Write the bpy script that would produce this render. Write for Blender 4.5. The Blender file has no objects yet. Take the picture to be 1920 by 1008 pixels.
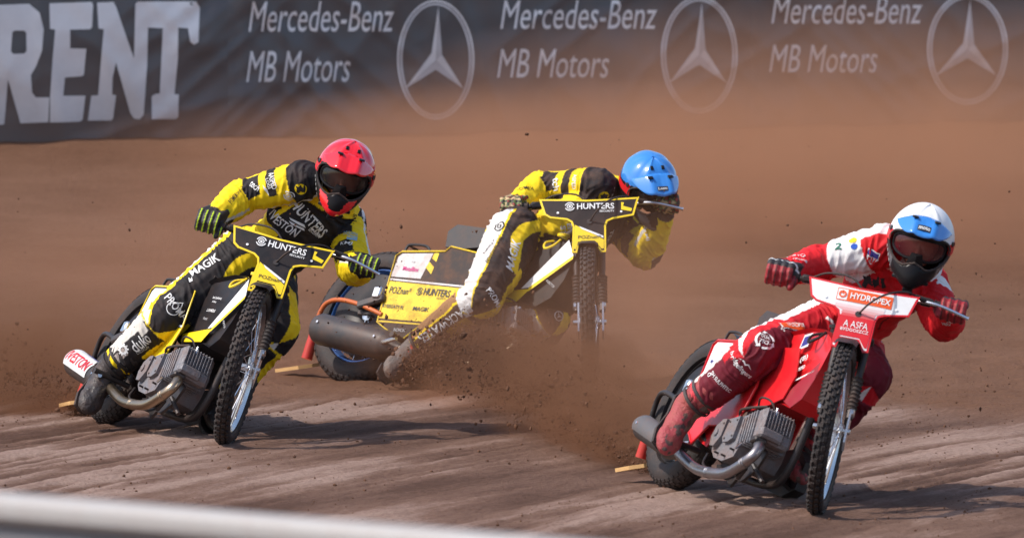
import bpy, bmesh, math, random
import numpy as np
from math import radians as R, sin, cos, pi
from mathutils import Vector as V, Matrix, noise, geometry
from mathutils.bvhtree import BVHTree

scene = bpy.context.scene
col = scene.collection
random.seed(7)
rng = np.random.default_rng(7)

# ------------------------------------------------------------------ camera, sky, sun, exposure
CAM_H, PITCH, FPX = 4.0, math.atan(1410 / 21800), 21800.0
cam_data = bpy.data.cameras.new('camera')
cam_data.sensor_width = 36.0
cam_data.lens = FPX / 1920 * 36
cam_data.clip_start, cam_data.clip_end = 1.0, 4000
cam_data.dof.use_dof = True
cam_data.dof.focus_distance = 50.4
cam_data.dof.aperture_fstop = 6.3
cam = bpy.data.objects.new('camera', cam_data)
cam.location = (0, 0, CAM_H)
cam.rotation_euler = (pi / 2 - PITCH, 0, 0)
col.objects.link(cam)
scene.camera = cam

SUN_DIR = V((-0.60, -0.16, 0.80)).normalized()       # towards the sun
world = bpy.data.worlds.new('World')
scene.world = world
world.use_nodes = True
wn = world.node_tree
sky = wn.nodes.new('ShaderNodeTexSky')
sky.sky_type = 'NISHITA'
sky.sun_disc = False
sky.sun_elevation = math.asin(SUN_DIR.z)
sky.sun_rotation = math.atan2(SUN_DIR.x, SUN_DIR.y)
sky.air_density, sky.dust_density = 1.0, 2.0
wn.nodes['Background'].inputs['Strength'].default_value = 0.15
wn.links.new(sky.outputs[0], wn.nodes['Background'].inputs['Color'])
sun_data = bpy.data.lights.new('sun', 'SUN')
sun_data.energy = 3.3
sun_data.angle = R(1.2)
sun_data.color = (1.0, 0.93, 0.84)
sun = bpy.data.objects.new('sun', sun_data)
sun.rotation_euler = SUN_DIR.to_track_quat('Z', 'Y').to_euler()
sun.location = (-20, 20, 30)
col.objects.link(sun)
vs = scene.view_settings
vs.view_transform = 'Standard'
vs.look = 'None'
vs.exposure = 0.38
vs.gamma = 1.0
scene.cycles.volume_bounces = 1
scene.cycles.volume_step_rate = 2.5
scene.cycles.volume_max_steps = 256
scene.cycles.max_bounces = 8
scene.cycles.transparent_max_bounces = 12

# ------------------------------------------------------------------ camera helpers used to place things
CP, SP = cos(PITCH), sin(PITCH)
CAM = V((0, 0, CAM_H))
CAM_UP = V((0, SP, CP))
def ray(u, w):
    a, b = (u - 960) / FPX, (504 - w) / FPX
    return V((a, CP + b * SP, -SP + b * CP))
def at(u, w, Y):
    d = ray(u, w)
    return CAM + d * (Y / d.y)
def on_ground(u, w, z=0.0):
    d = ray(u, w)
    return CAM + d * ((z - CAM_H) / d.z)

# ------------------------------------------------------------------ materials
MATS = {}
DUST = (0.25, 0.115, 0.062)
def srgb(r, g, b):
    return tuple(((c / 255) / 12.92 if c / 255 <= .04045 else ((c / 255 + .055) / 1.055) ** 2.4) for c in (r, g, b))
def new_mat(name):
    m = bpy.data.materials.new(name)
    m.use_nodes = True
    return m, m.node_tree, m.node_tree.nodes['Principled BSDF']
def N(nt, kind, **kw):
    n = nt.nodes.new(kind)
    for k, v in kw.items():
        setattr(n, k, v)
    return n
def mat(name, color=None, rough=.5, metal=0., dirt=.25, bump=0., bscale=60., coat=0., attr=False, dscale=14., spec=.5):
    """painted / metal / cloth surface with patchy brown dirt on it"""
    if name in MATS:
        return MATS[name]
    m, nt, b = new_mat(name)
    L = nt.links
    co = N(nt, 'ShaderNodeNewGeometry').outputs['Position']
    if attr:
        base = N(nt, 'ShaderNodeAttribute', attribute_name='Col').outputs['Color']
    else:
        rgb = N(nt, 'ShaderNodeRGB')
        rgb.outputs[0].default_value = (*color, 1)
        base = rgb.outputs[0]
    mix = N(nt, 'ShaderNodeMix', data_type='RGBA')
    mix.inputs['B'].default_value = (*DUST, 1)
    L.new(base, mix.inputs['A'])
    n1 = N(nt, 'ShaderNodeTexNoise')
    n1.inputs['Scale'].default_value = dscale
    n1.inputs['Detail'].default_value = 6
    n1.inputs['Roughness'].default_value = .68
    L.new(co, n1.inputs['Vector'])
    mr = N(nt, 'ShaderNodeMapRange')
    mr.inputs['From Min'].default_value = .42
    mr.inputs['From Max'].default_value = .8
    mr.inputs['To Min'].default_value = dirt * .25
    mr.inputs['To Max'].default_value = min(1, dirt * 1.9)
    L.new(n1.outputs['Fac'], mr.inputs['Value'])
    # fine spatter
    n2 = N(nt, 'ShaderNodeTexNoise')
    n2.inputs['Scale'].default_value = 170
    n2.inputs['Detail'].default_value = 2
    L.new(co, n2.inputs['Vector'])
    m2 = N(nt, 'ShaderNodeMapRange')
    m2.inputs['From Min'].default_value = .66
    m2.inputs['From Max'].default_value = .72
    m2.inputs['To Max'].default_value = min(1, dirt * 2.2)
    L.new(n2.outputs['Fac'], m2.inputs['Value'])
    mx = N(nt, 'ShaderNodeMath', operation='MAXIMUM')
    L.new(mr.outputs[0], mx.inputs[0])
    L.new(m2.outputs[0], mx.inputs[1])
    L.new(mx.outputs[0], mix.inputs['Factor'])
    L.new(mix.outputs['Result'], b.inputs['Base Color'])
    rr = N(nt, 'ShaderNodeMapRange')
    rr.inputs['To Min'].default_value = rough
    rr.inputs['To Max'].default_value = min(1, rough + .45)
    L.new(mx.outputs[0], rr.inputs['Value'])
    L.new(rr.outputs[0], b.inputs['Roughness'])
    b.inputs['Metallic'].default_value = metal
    b.inputs['Coat Weight'].default_value = coat
    b.inputs['Coat Roughness'].default_value = .08
    b.inputs['Specular IOR Level'].default_value = spec
    if bump > 0:
        n3 = N(nt, 'ShaderNodeTexNoise')
        n3.inputs['Scale'].default_value = bscale
        n3.inputs['Detail'].default_value = 5
        L.new(co, n3.inputs['Vector'])
        bp = N(nt, 'ShaderNodeBump')
        bp.inputs['Strength'].default_value = bump
        bp.inputs['Distance'].default_value = .01
        L.new(n3.outputs['Fac'], bp.inputs['Height'])
        L.new(bp.outputs[0], b.inputs['Normal'])
    MATS[name] = m
    return m

YEL = srgb(250, 214, 22)
WHT = (.80, .80, .80)
BLK = (.014, .015, .019)
RED = srgb(210, 22, 34)
MAROON = srgb(104, 16, 38)
mat('black_plastic', (.011, .012, .015), .42, dirt=.07, spec=.28)
mat('black_rubber', (.016, .016, .018), .72, dirt=.15, bump=.25)
mat('tyre_rubber', (.015, .015, .017), .72, dirt=.10, bump=.3, bscale=120)
mat('yellow_panel', YEL, .34, dirt=.12, coat=.25)
mat('white_panel', WHT, .36, dirt=.10, coat=.2)
mat('red_panel', RED, .34, dirt=.08, coat=.25)
mat('maroon_panel', srgb(150, 20, 40), .4, dirt=.12)
mat('orange_print', srgb(232, 88, 30), .4, dirt=.05)
mat('white_print', (.82, .82, .82), .45, dirt=.06)
mat('black_print', (.02, .02, .022), .45, dirt=.08)
mat('yellow_print', YEL, .45, dirt=.06)
mat('red_print', RED, .45, dirt=.04)
mat('magenta_print', srgb(196, 40, 120), .45, dirt=.04)
mat('navy_print', srgb(40, 44, 130), .45, dirt=.04)
mat('grey_print', (.45, .45, .46), .45, dirt=.1)
mat('blue_print', srgb(40, 120, 205), .45, dirt=.04)
mat('cast_alloy', (.19, .20, .225), .55, metal=.4, dirt=.36, bump=.5, bscale=70)
mat('dusty_alloy', (.11, .11, .115), .5, metal=.2, dirt=.2)
mat('bright_alloy', (.72, .73, .75), .26, metal=1, dirt=.10)
mat('dark_steel', (.03, .03, .033), .45, metal=.4, dirt=.10)
mat('chrome', (.8, .8, .82), .14, metal=1, dirt=.08)
mat('silencer_grey', (.045, .045, .048), .46, metal=.3, dirt=.16)
mat('pipe_titanium', (.42, .34, .25), .3, metal=1, dirt=.18)
mat('pipe_steel', (.30, .31, .34), .34, metal=1, dirt=.22)
mat('orange_tube', srgb(190, 92, 34), .45, dirt=.2)
mat('red_tube', srgb(190, 36, 30), .5, dirt=.2)
mat('tan_flap', srgb(222, 178, 118), .6, dirt=.18)
mat('yellow_muddy', YEL, .5, dirt=.50)
mat('white_muddy', (.62, .60, .60), .5, dirt=.34)
mat('black_muddy', (.014, .014, .016), .55, dirt=.28, spec=.3)
mat('blue_rim', srgb(70, 120, 190), .3, metal=.6, dirt=.15)
mat('seat_vinyl', (.022, .023, .027), .55, dirt=.15, bump=.2, bscale=300)
mat('suit', attr=True, rough=.72, dirt=.06, bump=.12, bscale=420, spec=.3)
mat('suit_muddy', attr=True, rough=.78, dirt=.20, bump=.14, bscale=420, spec=.3)
mat('glove', attr=True, rough=.6, dirt=.08, bump=.15, bscale=500)
mat('boot', attr=True, rough=.45, dirt=.14, bump=.5, bscale=90)
mat('boot_muddy', attr=True, rough=.6, dirt=.36, bump=.5, bscale=90)
mat('helmet_red', srgb(235, 24, 40), .13, dirt=.03, coat=.8)
mat('helmet_blue', srgb(52, 132, 214), .13, dirt=.03, coat=.8)
mat('helmet_white', (.80, .80, .82), .35, dirt=.03)
mat('helmet_black', (.010, .010, .012), .3, dirt=.02, spec=.16)
mat('helmet_grey', (.10, .105, .115), .22, dirt=.02, coat=.2)
def lens_mat(name, tint):
    m, nt, b = new_mat(name)
    b.inputs['Base Color'].default_value = (*tint, 1)
    b.inputs['Roughness'].default_value = .04
    b.inputs['Specular IOR Level'].default_value = .9
    b.inputs['Coat Weight'].default_value = .6
    t = N(nt, 'ShaderNodeBsdfTransparent')
    t.inputs[0].default_value = (.92, .84, .82, 1)
    mx = N(nt, 'ShaderNodeMixShader')
    mx.inputs[0].default_value = .36
    nt.links.new(t.outputs[0], mx.inputs[1])
    nt.links.new(b.outputs[0], mx.inputs[2])
    nt.links.new(mx.outputs[0], nt.nodes['Material Output'].inputs['Surface'])
    MATS[name] = m
lens_mat('goggle_lens', (.03, .028, .03))
lens_mat('goggle_lens_red', (.16, .02, .03))

# ------------------------------------------------------------------ mesh helpers
def tag(o, label=None, cat=None, group=None, kind=None):
    for k, v in (('label', label), ('category', cat), ('group', group), ('kind', kind)):
        if v:
            o[k] = v
    return o
def empty(name, matrix):
    o = bpy.data.objects.new(name, None)
    o.empty_display_size = .1
    o.matrix_world = matrix
    col.objects.link(o)
    return o
def link_mesh(name, me, parent=None, mats=()):
    o = bpy.data.objects.new(name, me)
    for m in mats:
        me.materials.append(MATS[m] if isinstance(m, str) else m)
    col.objects.link(o)
    o.parent = parent
    return o

class MB:
    """collects shapes, builds ONE mesh object"""
    def __init__(s):
        s.v, s.f, s.m = [], [], []
    def add(s, verts, faces, mi=0):
        o = len(s.v)
        s.v += [V(p) for p in verts]
        for f in faces:
            s.f.append([i + o for i in f])
            s.m.append(mi)
        return s
    def box(s, c, size, ch=0., axes=None, mi=0):
        c = V(c)
        ax = axes or (V((1, 0, 0)), V((0, 1, 0)), V((0, 0, 1)))
        h = [x / 2 for x in size]
        ch = min(ch, min(h) * .9) if ch else min(h) * .04
        vid, vs_ = {}, []
        for sx in (-1, 1):
            for sy in (-1, 1):
                for sz in (-1, 1):
                    for k in range(3):
                        p = [sx * h[0], sy * h[1], sz * h[2]]
                        for j in range(3):
                            if j != k:
                                p[j] -= (sx, sy, sz)[j] * ch
                        vid[(sx, sy, sz, k)] = len(vs_)
                        vs_.append(c + ax[0] * p[0] + ax[1] * p[1] + ax[2] * p[2])
        fs = []
        for k in range(3):
            a, b = [j for j in range(3) if j != k]
            for sg in (-1, 1):
                q = []
                for sa, sb in ((-1, -1), (1, -1), (1, 1), (-1, 1)):
                    t = [0, 0, 0]; t[k] = sg; t[a] = sa; t[b] = sb
                    q.append(vid[(*t, k)])
                fs.append(q)
            for sa in (-1, 1):
                for sb in (-1, 1):
                    q = []
                    for sk, w in ((-1, a), (1, a), (1, b), (-1, b)):
                        t = [0, 0, 0]; t[k] = sk; t[a] = sa; t[b] = sb
                        q.append(vid[(*t, w)])
                    fs.append(q)
        for sx in (-1, 1):
            for sy in (-1, 1):
                for sz in (-1, 1):
                    fs.append([vid[(sx, sy, sz, k)] for k in range(3)])
        return s.add(vs_, fs, mi)
    def tube(s, path, r, n=10, mi=0, caps=True, closed=False):
        P = [V(p) for p in path]
        m = len(P)
        rs = r if isinstance(r, (list, tuple)) else [r] * m
        T = []
        for i in range(m):
            a = P[i - 1] if (i or closed) else P[i]
            b = P[(i + 1) % m] if (i < m - 1 or closed) else P[i]
            T.append((b - a).normalized())
        u = T[0].orthogonal().normalized()
        vs_ = []
        for i in range(m):
            u = (u - T[i] * u.dot(T[i])).normalized()
            w = T[i].cross(u)
            for k in range(n):
                a = 2 * pi * k / n
                vs_.append(P[i] + (u * cos(a) + w * sin(a)) * rs[i])
        fs = []
        for i in range(m if closed else m - 1):
            j = (i + 1) % m
            for k in range(n):
                fs.append([i * n + k, i * n + (k + 1) % n, j * n + (k + 1) % n, j * n + k])
        if caps and not closed:
            fs.append(list(range(n))[::-1])
            fs.append([(m - 1) * n + k for k in range(n)])
        return s.add(vs_, fs, mi)
    def lathe(s, o, d, prof, n=32, mi=0, ref=None, a0=0, a1=2 * pi, caps=True):
        o, d = V(o), V(d).normalized()
        u = (V(ref) - d * V(ref).dot(d)).normalized() if ref else d.orthogonal().normalized()
        w = d.cross(u)
        full = abs(a1 - a0 - 2 * pi) < 1e-6
        k_ = n if full else n + 1
        vs_ = []
        for (t, r) in prof:
            for k in range(k_):
                a = a0 + (a1 - a0) * k / n
                vs_.append(o + d * t + (u * cos(a) + w * sin(a)) * r)
        fs = []
        for i in range(len(prof) - 1):
            for k in range(n):
                k2 = (k + 1) % k_
                fs.append([i * k_ + k, i * k_ + k2, (i + 1) * k_ + k2, (i + 1) * k_ + k])
        if caps and full:
            if prof[0][1] > 1e-5:
                fs.append(list(range(n))[::-1])
            if prof[-1][1] > 1e-5:
                fs.append([(len(prof) - 1) * n + k for k in range(n)])
        return s.add(vs_, fs, mi)
    def plate(s, poly, O, U, W, t=.004, mi=0, holes=(), back=True):
        """polygon in the plane O + a U + b W, thickness t on the side away from the U x W normal"""
        O, U, W = V(O), V(U), V(W)
        n = U.cross(W).normalized()
        loops = [list(poly)] + [list(h) for h in holes]
        flat = [p for l in loops for p in l]
        tri = geometry.tessellate_polygon([[V((a, b, 0)) for a, b in l] for l in loops])
        k = len(flat)
        vs_ = [O + U * a + W * b for a, b in flat]
        fs = [list(t_) for t_ in tri]
        if back:
            vs_ += [O + U * a + W * b - n * t for a, b in flat]
            fs += [[i + k for i in t_][::-1] for t_ in tri]
            o = 0
            for l in loops:
                for i in range(len(l)):
                    j = (i + 1) % len(l)
                    fs.append([o + i, o + j, o + j + k, o + i + k])
                o += len(l)
        return s.add(vs_, fs, mi)
    def xf(s, fn):
        s.v = [fn(p) for p in s.v]
        return s
    def build(s, name, mats, parent=None, smooth=40, recalc=True, inv=None):
        me = bpy.data.meshes.new(name)
        vs_ = [inv @ p for p in s.v] if inv else s.v
        me.from_pydata([tuple(p) for p in vs_], [], s.f)
        if recalc:
            bm = bmesh.new(); bm.from_mesh(me)
            bmesh.ops.recalc_face_normals(bm, faces=bm.faces)
            bm.to_mesh(me); bm.free()
        me.polygons.foreach_set('material_index', s.m)
        if smooth:
            me.polygons.foreach_set('use_smooth', [True] * len(me.polygons))
            me.set_sharp_from_angle(angle=R(smooth))
        if isinstance(mats, str):
            mats = [mats]
        return link_mesh(name, me, parent, mats)

def curve_pts(ctrl, n=6):
    """Catmull-Rom through the control points"""
    P = [V(p) for p in ctrl]
    P = [P[0] * 2 - P[1]] + P + [P[-1] * 2 - P[-2]]
    out = []
    for i in range(1, len(P) - 2):
        for k in range(n):
            t = k / n
            a, b, c, d = P[i - 1:i + 3]
            out.append(.5 * ((2 * b) + (c - a) * t + (2 * a - 5 * b + 4 * c - d) * t * t + (3 * b - a - 3 * c + d) * t ** 3))
    out.append(P[-2])
    return out

# --- flat lettering: 2-D polygons, laid onto planes or onto curved cloth
TEXT_CACHE = {}
def text2d(body, bold=0., shear=0., spacing=1.0):
    bold = min(bold, .018)
    key = (body, bold, shear, spacing)
    if key in TEXT_CACHE:
        return TEXT_CACHE[key]
    cu = bpy.data.curves.new('lettering', 'FONT')
    cu.body = body
    cu.size = 1
    cu.offset = bold
    cu.shear = shear
    cu.space_character = spacing
    cu.resolution_u = 3
    o = bpy.data.objects.new('lettering', cu)
    col.objects.link(o)
    me = bpy.data.meshes.new_from_object(o.evaluated_get(bpy.context.evaluated_depsgraph_get()))
    vs_ = [(v.co.x, v.co.y) for v in me.vertices]
    fs = [list(p.vertices) for p in me.polygons]
    bpy.data.objects.remove(o); bpy.data.curves.remove(cu); bpy.data.meshes.remove(me)
    a = np.array(vs_)
    lo, hi = a.min(0), a.max(0)
    a = (a - (lo + hi) / 2) / (hi - lo)                   # unit box, centred
    TEXT_CACHE[key] = (a, fs, (hi - lo)[0] / (hi - lo)[1])
    return TEXT_CACHE[key]
def polys2d(loops_list):
    """[(outer, hole, hole...), ...] -> verts, faces"""
    vs_, fs = [], []
    for loops in loops_list:
        tri = geometry.tessellate_polygon([[V((a, b, 0)) for a, b in l] for l in loops])
        o = len(vs_)
        vs_ += [p for l in loops for p in l]
        fs += [[i + o for i in t] for t in tri]
    return np.array(vs_), fs
def ring2d(cx, cy, ro, ri, n=40, sy=1., a0=0, a1=2 * pi):
    vs_, fs = [], []
    for k in range(n + 1):
        a = a0 + (a1 - a0) * k / n
        vs_ += [(cx + ro * cos(a), cy + ro * sy * sin(a)), (cx + ri * cos(a), cy + (ro * sy - (ro - ri)) * sin(a))]
    for k in range(n):
        fs.append([2 * k, 2 * k + 1, 2 * k + 3, 2 * k + 2])
    return np.array(vs_), fs
def disc2d(cx, cy, r, n=20, sy=1.):
    return np.array([(cx + r * cos(2 * pi * k / n), cy + r * sy * sin(2 * pi * k / n)) for k in range(n)]), [list(range(n))]
def merge2d(*parts):
    vs_, fs = [], []
    for v_, f_ in parts:
        o = len(vs_)
        vs_ += [tuple(p) for p in v_]
        fs += [[i + o for i in f] for f in f_]
    return np.array(vs_), fs
def scaled(part, sx, sy=None, dx=0, dy=0):
    v_, f_ = part[0], part[1]
    return np.array(v_) * (sx, sy if sy is not None else sx) + (dx, dy), f_
def gridcut(vs_, fs, step):
    bm = bmesh.new()
    bv = [bm.verts.new((p[0], p[1], 0)) for p in vs_]
    for f in fs:
        try:
            bm.faces.new([bv[i] for i in f])
        except ValueError:
            pass
    a = np.array(vs_)
    for k, nrm in ((0, (1, 0, 0)), (1, (0, 1, 0))):
        lo, hi = a[:, k].min(), a[:, k].max()
        x = (math.floor(lo / step) + 1) * step
        while x < hi:
            bmesh.ops.bisect_plane(bm, geom=bm.verts[:] + bm.edges[:] + bm.faces[:], plane_co=(x if k == 0 else 0, x if k else 0, 0), plane_no=nrm, dist=1e-6)
            x += step
    bm.verts.index_update()
    v2 = [(v.co.x, v.co.y) for v in bm.verts]
    f2 = [[v.index for v in f.verts] for f in bm.faces]
    bm.free()
    return np.array(v2), f2
def flat_print(name, part, O, U, W, m, parent, lift=.002):
    """print on a plane"""
    U, W, O = V(U), V(W), V(O)
    n = U.cross(W).normalized()
    mb = MB()
    mb.add([O + U * float(a) + W * float(b) + n * lift for a, b in part[0]], part[1])
    return mb.build(name, m, parent, smooth=0, recalc=False)
def flat_text(body, O, U, W, h, m, parent, w=None, bold=.012, shear=0., name='lettering', lift=.003, ang=0.):
    a, fs, asp = text2d(body, bold, shear)
    w = w or h * asp
    part = (np.array(a) * (w, h), fs)
    if ang:
        c_, s_ = cos(R(ang)), sin(R(ang))
        part = (part[0] @ np.array([[c_, s_], [-s_, c_]]), fs)
    return flat_print(name, part, O, U, W, m, parent, lift)

def tpart(body, w, h, bold=.012, shear=0., dx=0, dy=0):
    a, f, asp = text2d(body, bold, shear)
    return np.array(a) * (w, h) + (dx, dy), f

# ------------------------------------------------------------------ setting: ground
CEN = V((-0.6, 50.5)) + V((.90, -.435)) * 36.0        # centre of the bend
def wall_Y(X):
    return 63.8 + 2.2 * (X + 2.82) / 5.72
def bank(X, Y):
    t = (Y - 54) / (wall_Y(X) - 54)
    z = .55 * max(0, t) ** 1.25 if t < 1 else .55
    if t > .9:
        k = max(0, 1 - abs(Y - wall_Y(X) + .12) / .8)            # dirt thrown against the foot of the wall
        z += k * (.012 + .022 * noise.noise(V((X * 1.6, Y * .3, 6))) + .012 * noise.noise(V((X * 6, Y, 3))))
    return z
def rut(r, th):
    """grooves that follow the bend, in bands with smooth dirt between"""
    z = .014 * noise.noise(V((r * 1.7, th * 10, 3.1)))
    bandw = max(0.12, min(1., .50 + 2.6 * noise.noise(V((r * .85, th * 7, 21.3)))))
    g = noise.noise(V((r * 4.6, th * 13, 1.7)))
    z += bandw * .026 * (abs(g) - .2)
    g = noise.noise(V((r * 11, th * 22, 8.7)))
    z += bandw * .018 * (.3 - abs(g)) 
    g = noise.noise(V((r * 27, th * 40, 2.2)))
    z += bandw * .006 * g
    return z
def edge_Y(X):
    """where the packed racing line gives way to loose deeper dirt"""
    return 52.6 + .35 * sin(X * 1.3 + .4) - .55 * max(0, X - .6) * 1.25
def ground_z(X, Y):
    dx, dy = X - CEN.x, Y - CEN.y
    r, th = math.hypot(dx, dy), math.atan2(dy, dx)
    k = 1 if Y < edge_Y(X) - .2 else max(.25, 1 - (Y - edge_Y(X) + .2) / .8)
    z = rut(r, th) * k
    p = V((X * 9, Y * 9, 0))
    z += .006 * noise.noise(p) + .004 * noise.noise(p * 3.1)
    if Y > edge_Y(X) - .3:
        t = min(1, (Y - edge_Y(X) + .3) / .6)
        z += t * (.022 + .016 * noise.noise(V((X * 3, Y * 2.2, 2))) + .010 * noise.noise(V((X * 11, Y * 9, 4))))
    return z - .004 + bank(X, Y)
def dirt_material():
    m, nt, b = new_mat('dirt')
    L = nt.links
    pos = N(nt, 'ShaderNodeNewGeometry').outputs['Position']
    sub = N(nt, 'ShaderNodeVectorMath', operation='SUBTRACT')
    L.new(pos, sub.inputs[0]); sub.inputs[1].default_value = (CEN.x, CEN.y, 0)
    sep = N(nt, 'ShaderNodeSeparateXYZ'); L.new(sub.outputs[0], sep.inputs[0])
    ln = N(nt, 'ShaderNodeVectorMath', operation='LENGTH'); L.new(sub.outputs[0], ln.inputs[0])
    an = N(nt, 'ShaderNodeMath', operation='ARCTAN2'); L.new(sep.outputs['Y'], an.inputs[0]); L.new(sep.outputs['X'], an.inputs[1])
    a2 = N(nt, 'ShaderNodeMath', operation='MULTIPLY'); L.new(an.outputs[0], a2.inputs[0]); a2.inputs[1].default_value = 6
    cmb = N(nt, 'ShaderNodeCombineXYZ'); L.new(ln.outputs['Value'], cmb.inputs[0]); L.new(a2.outputs[0], cmb.inputs[1])
    def nz(vec, sc, det=6, rough=.6):
        n = N(nt, 'ShaderNodeTexNoise')
        n.inputs['Scale'].default_value = sc; n.inputs['Detail'].default_value = det; n.inputs['Roughness'].default_value = rough
        L.new(vec, n.inputs['Vector'])
        return n.outputs['Fac']
    streak = nz(cmb.outputs[0], 3.6, 10, .74)
    patch = nz(pos, 1.3, 5)
    fine = nz(pos, 46, 5, .7)
    grain = nz(pos, 260, 3, .6)
    r1 = N(nt, 'ShaderNodeValToRGB'); L.new(streak, r1.inputs[0])
    e = r1.color_ramp.elements
    e[0].position, e[0].color = .38, (.118, .061, .041, 1)
    e[1].position, e[1].color = .60, (.410, .280, .228, 1)
    k = e.new(.5); k.color = (.228, .132, .096, 1)
    r2 = N(nt, 'ShaderNodeValToRGB'); L.new(fine, r2.inputs[0])
    r2.color_ramp.elements[0].position, r2.color_ramp.elements[0].color = .30, (.52, .46, .42, 1)
    r2.color_ramp.elements[1].position, r2.color_ramp.elements[1].color = .56, (1, 1, 1, 1)
    mu = N(nt, 'ShaderNodeMix', data_type='RGBA', blend_type='MULTIPLY'); mu.inputs['Factor'].default_value = .75
    L.new(r1.outputs[0], mu.inputs['A']); L.new(r2.outputs[0], mu.inputs['B'])
    # colour follows rut height: crests paler, grooves darker
    cr = N(nt, 'ShaderNodeAttribute', attribute_name='crest')
    cm = N(nt, 'ShaderNodeMapRange'); L.new(cr.outputs['Fac'], cm.inputs['Value'])
    cm.inputs['From Min'].default_value = -.6; cm.inputs['From Max'].default_value = .8
    cm.inputs['To Min'].default_value = .24; cm.inputs['To Max'].default_value = .72
    av = N(nt, 'ShaderNodeMath', operation='ADD'); L.new(cm.outputs[0], av.inputs[0]); L.new(streak, av.inputs[1])
    hf_ = N(nt, 'ShaderNodeMath', operation='MULTIPLY'); L.new(av.outputs[0], hf_.inputs[0]); hf_.inputs[1].default_value = .5
    L.new(hf_.outputs[0], r1.inputs[0])
    # looser, redder dirt farther out
    at_ = N(nt, 'ShaderNodeAttribute', attribute_name='loose')
    mx = N(nt, 'ShaderNodeMix', data_type='RGBA')
    r3 = N(nt, 'ShaderNodeValToRGB'); L.new(patch, r3.inputs[0])
    r3.color_ramp.elements[0].position, r3.color_ramp.elements[0].color = .3, (.180, .086, .048, 1)
    r3.color_ramp.elements[1].position, r3.color_ramp.elements[1].color = .7, (.235, .121, .074, 1)
    mu2 = N(nt, 'ShaderNodeMix', data_type='RGBA', blend_type='MULTIPLY'); mu2.inputs['Factor'].default_value = .6
    L.new(r3.outputs[0], mu2.inputs['A']); L.new(r2.outputs[0], mu2.inputs['B'])
    L.new(at_.outputs['Fac'], mx.inputs['Factor']); L.new(mu.outputs['Result'], mx.inputs['A']); L.new(mu2.outputs['Result'], mx.inputs['B'])
    L.new(mx.outputs['Result'], b.inputs['Base Color'])
    b.inputs['Roughness'].default_value = .95
    b.inputs['Specular IOR Level'].default_value = .2
    ad = N(nt, 'ShaderNodeMath', operation='ADD'); L.new(fine, ad.inputs[0])
    g2 = N(nt, 'ShaderNodeMath', operation='MULTIPLY'); L.new(grain, g2.inputs[0]); g2.inputs[1].default_value = .5
    L.new(g2.outputs[0], ad.inputs[1])
    bp = N(nt, 'ShaderNodeBump'); bp.inputs['Strength'].default_value = 1.0; bp.inputs['Distance'].default_value = .02
    L.new(ad.outputs[0], bp.inputs['Height']); L.new(bp.outputs[0], b.inputs['Normal'])
    MATS['dirt'] = m
dirt_material()
def build_ground():
    xs = list(np.concatenate([[-300, -90, -30, -12, -7, -5], np.arange(-3.6, 3.61, .024), [5, 7, 12, 30, 90, 300]]))
    ys = list(np.concatenate([[-60, -10, 15, 28, 36, 39], np.arange(41.0, 55.0, .045), np.arange(55.0, 68.6, .16), [72, 80, 110, 200, 500]]))
    nx, ny = len(xs), len(ys)
    vs_, loose, crest = [], [], []
    for y in ys:
        for x in xs:
            z = ground_z(x, y) if (abs(x) < 3.7 and 40.9 < y < 56) else bank(x, y) - .004 + (.02 if y >= 56 else 0)
            vs_.append((x, y, z))
            near = abs(x) < 3.7 and 40.9 < y < 56
            crest.append(max(-1., min(1., rut(math.hypot(x - CEN.x, y - CEN.y), math.atan2(y - CEN.y, x - CEN.x)) / .012)) if near else 0.)
            loose.append(max(0., min(1., (y - edge_Y(max(-4, min(4, x))) + .25) / .7)))
    fs = [[j * nx + i, j * nx + i + 1, (j + 1) * nx + i + 1, (j + 1) * nx + i] for j in range(ny - 1) for i in range(nx - 1)]
    me = bpy.data.meshes.new('track_ground')
    me.from_pydata(vs_, [], fs)
    a = me.attributes.new('loose', 'FLOAT', 'POINT')
    a.data.foreach_set('value', loose)
    a = me.attributes.new('crest', 'FLOAT', 'POINT')
    a.data.foreach_set('value', crest)
    me.polygons.foreach_set('use_smooth', [True] * len(fs))
    tag(link_mesh('ground', me, None, ['dirt']), 'brown shale speedway track with curved grooves', kind='structure')
build_ground()

ICO = None
def ico(sub=1):
    bm = bmesh.new()
    bmesh.ops.create_icosphere(bm, subdivisions=sub, radius=1)
    v_ = np.array([tuple(v.co) for v in bm.verts]); f_ = np.array([[q.index for q in f.verts] for f in bm.faces])
    bm.free()
    return v_, f_
ICO = ico(1)
mat('clod', (.105, .055, .036), .95, dirt=.2, spec=.15)
def clods(name, pts, sizes, label, m='clod', stretch=None):
    v0, f0 = ICO
    vs_, fs = [], []
    for i, (p, s_) in enumerate(zip(pts, sizes)):
        jit = v0 * (1 + rng.uniform(-.35, .35, (len(v0), 1))) * s_ * rng.uniform(.6, 1.3, 3)
        vs_.append(jit + p)
        fs.append(f0 + i * len(v0))
    me = bpy.data.meshes.new(name)
    vs_, fs = np.concatenate(vs_), np.concatenate(fs)
    me.from_pydata(vs_.tolist(), [], fs.tolist())
    return tag(link_mesh(name, me, None, [m]), label, kind='stuff')
def ground_clods():
    pts, sz = [], []
    while len(pts) < 4200:
        x, y = rng.uniform(-3.4, 3.4), rng.uniform(42, 53.5)
        dx, dy = x - CEN.x, y - CEN.y
        r, th = math.hypot(dx, dy), math.atan2(dy, dx)
        if noise.noise(V((r * 3.0, th * 10, 9))) + rng.uniform(-.25, .45) < .18:
            continue
        s_ = min(.010, .0018 + rng.exponential(.0014))
        pts.append((x, y, ground_z(x, y) + s_ * .3)); sz.append(s_)
    clods('dirt_clods', pts, sz, 'small dark clods of dirt lying along the grooves')
ground_clods()

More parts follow.
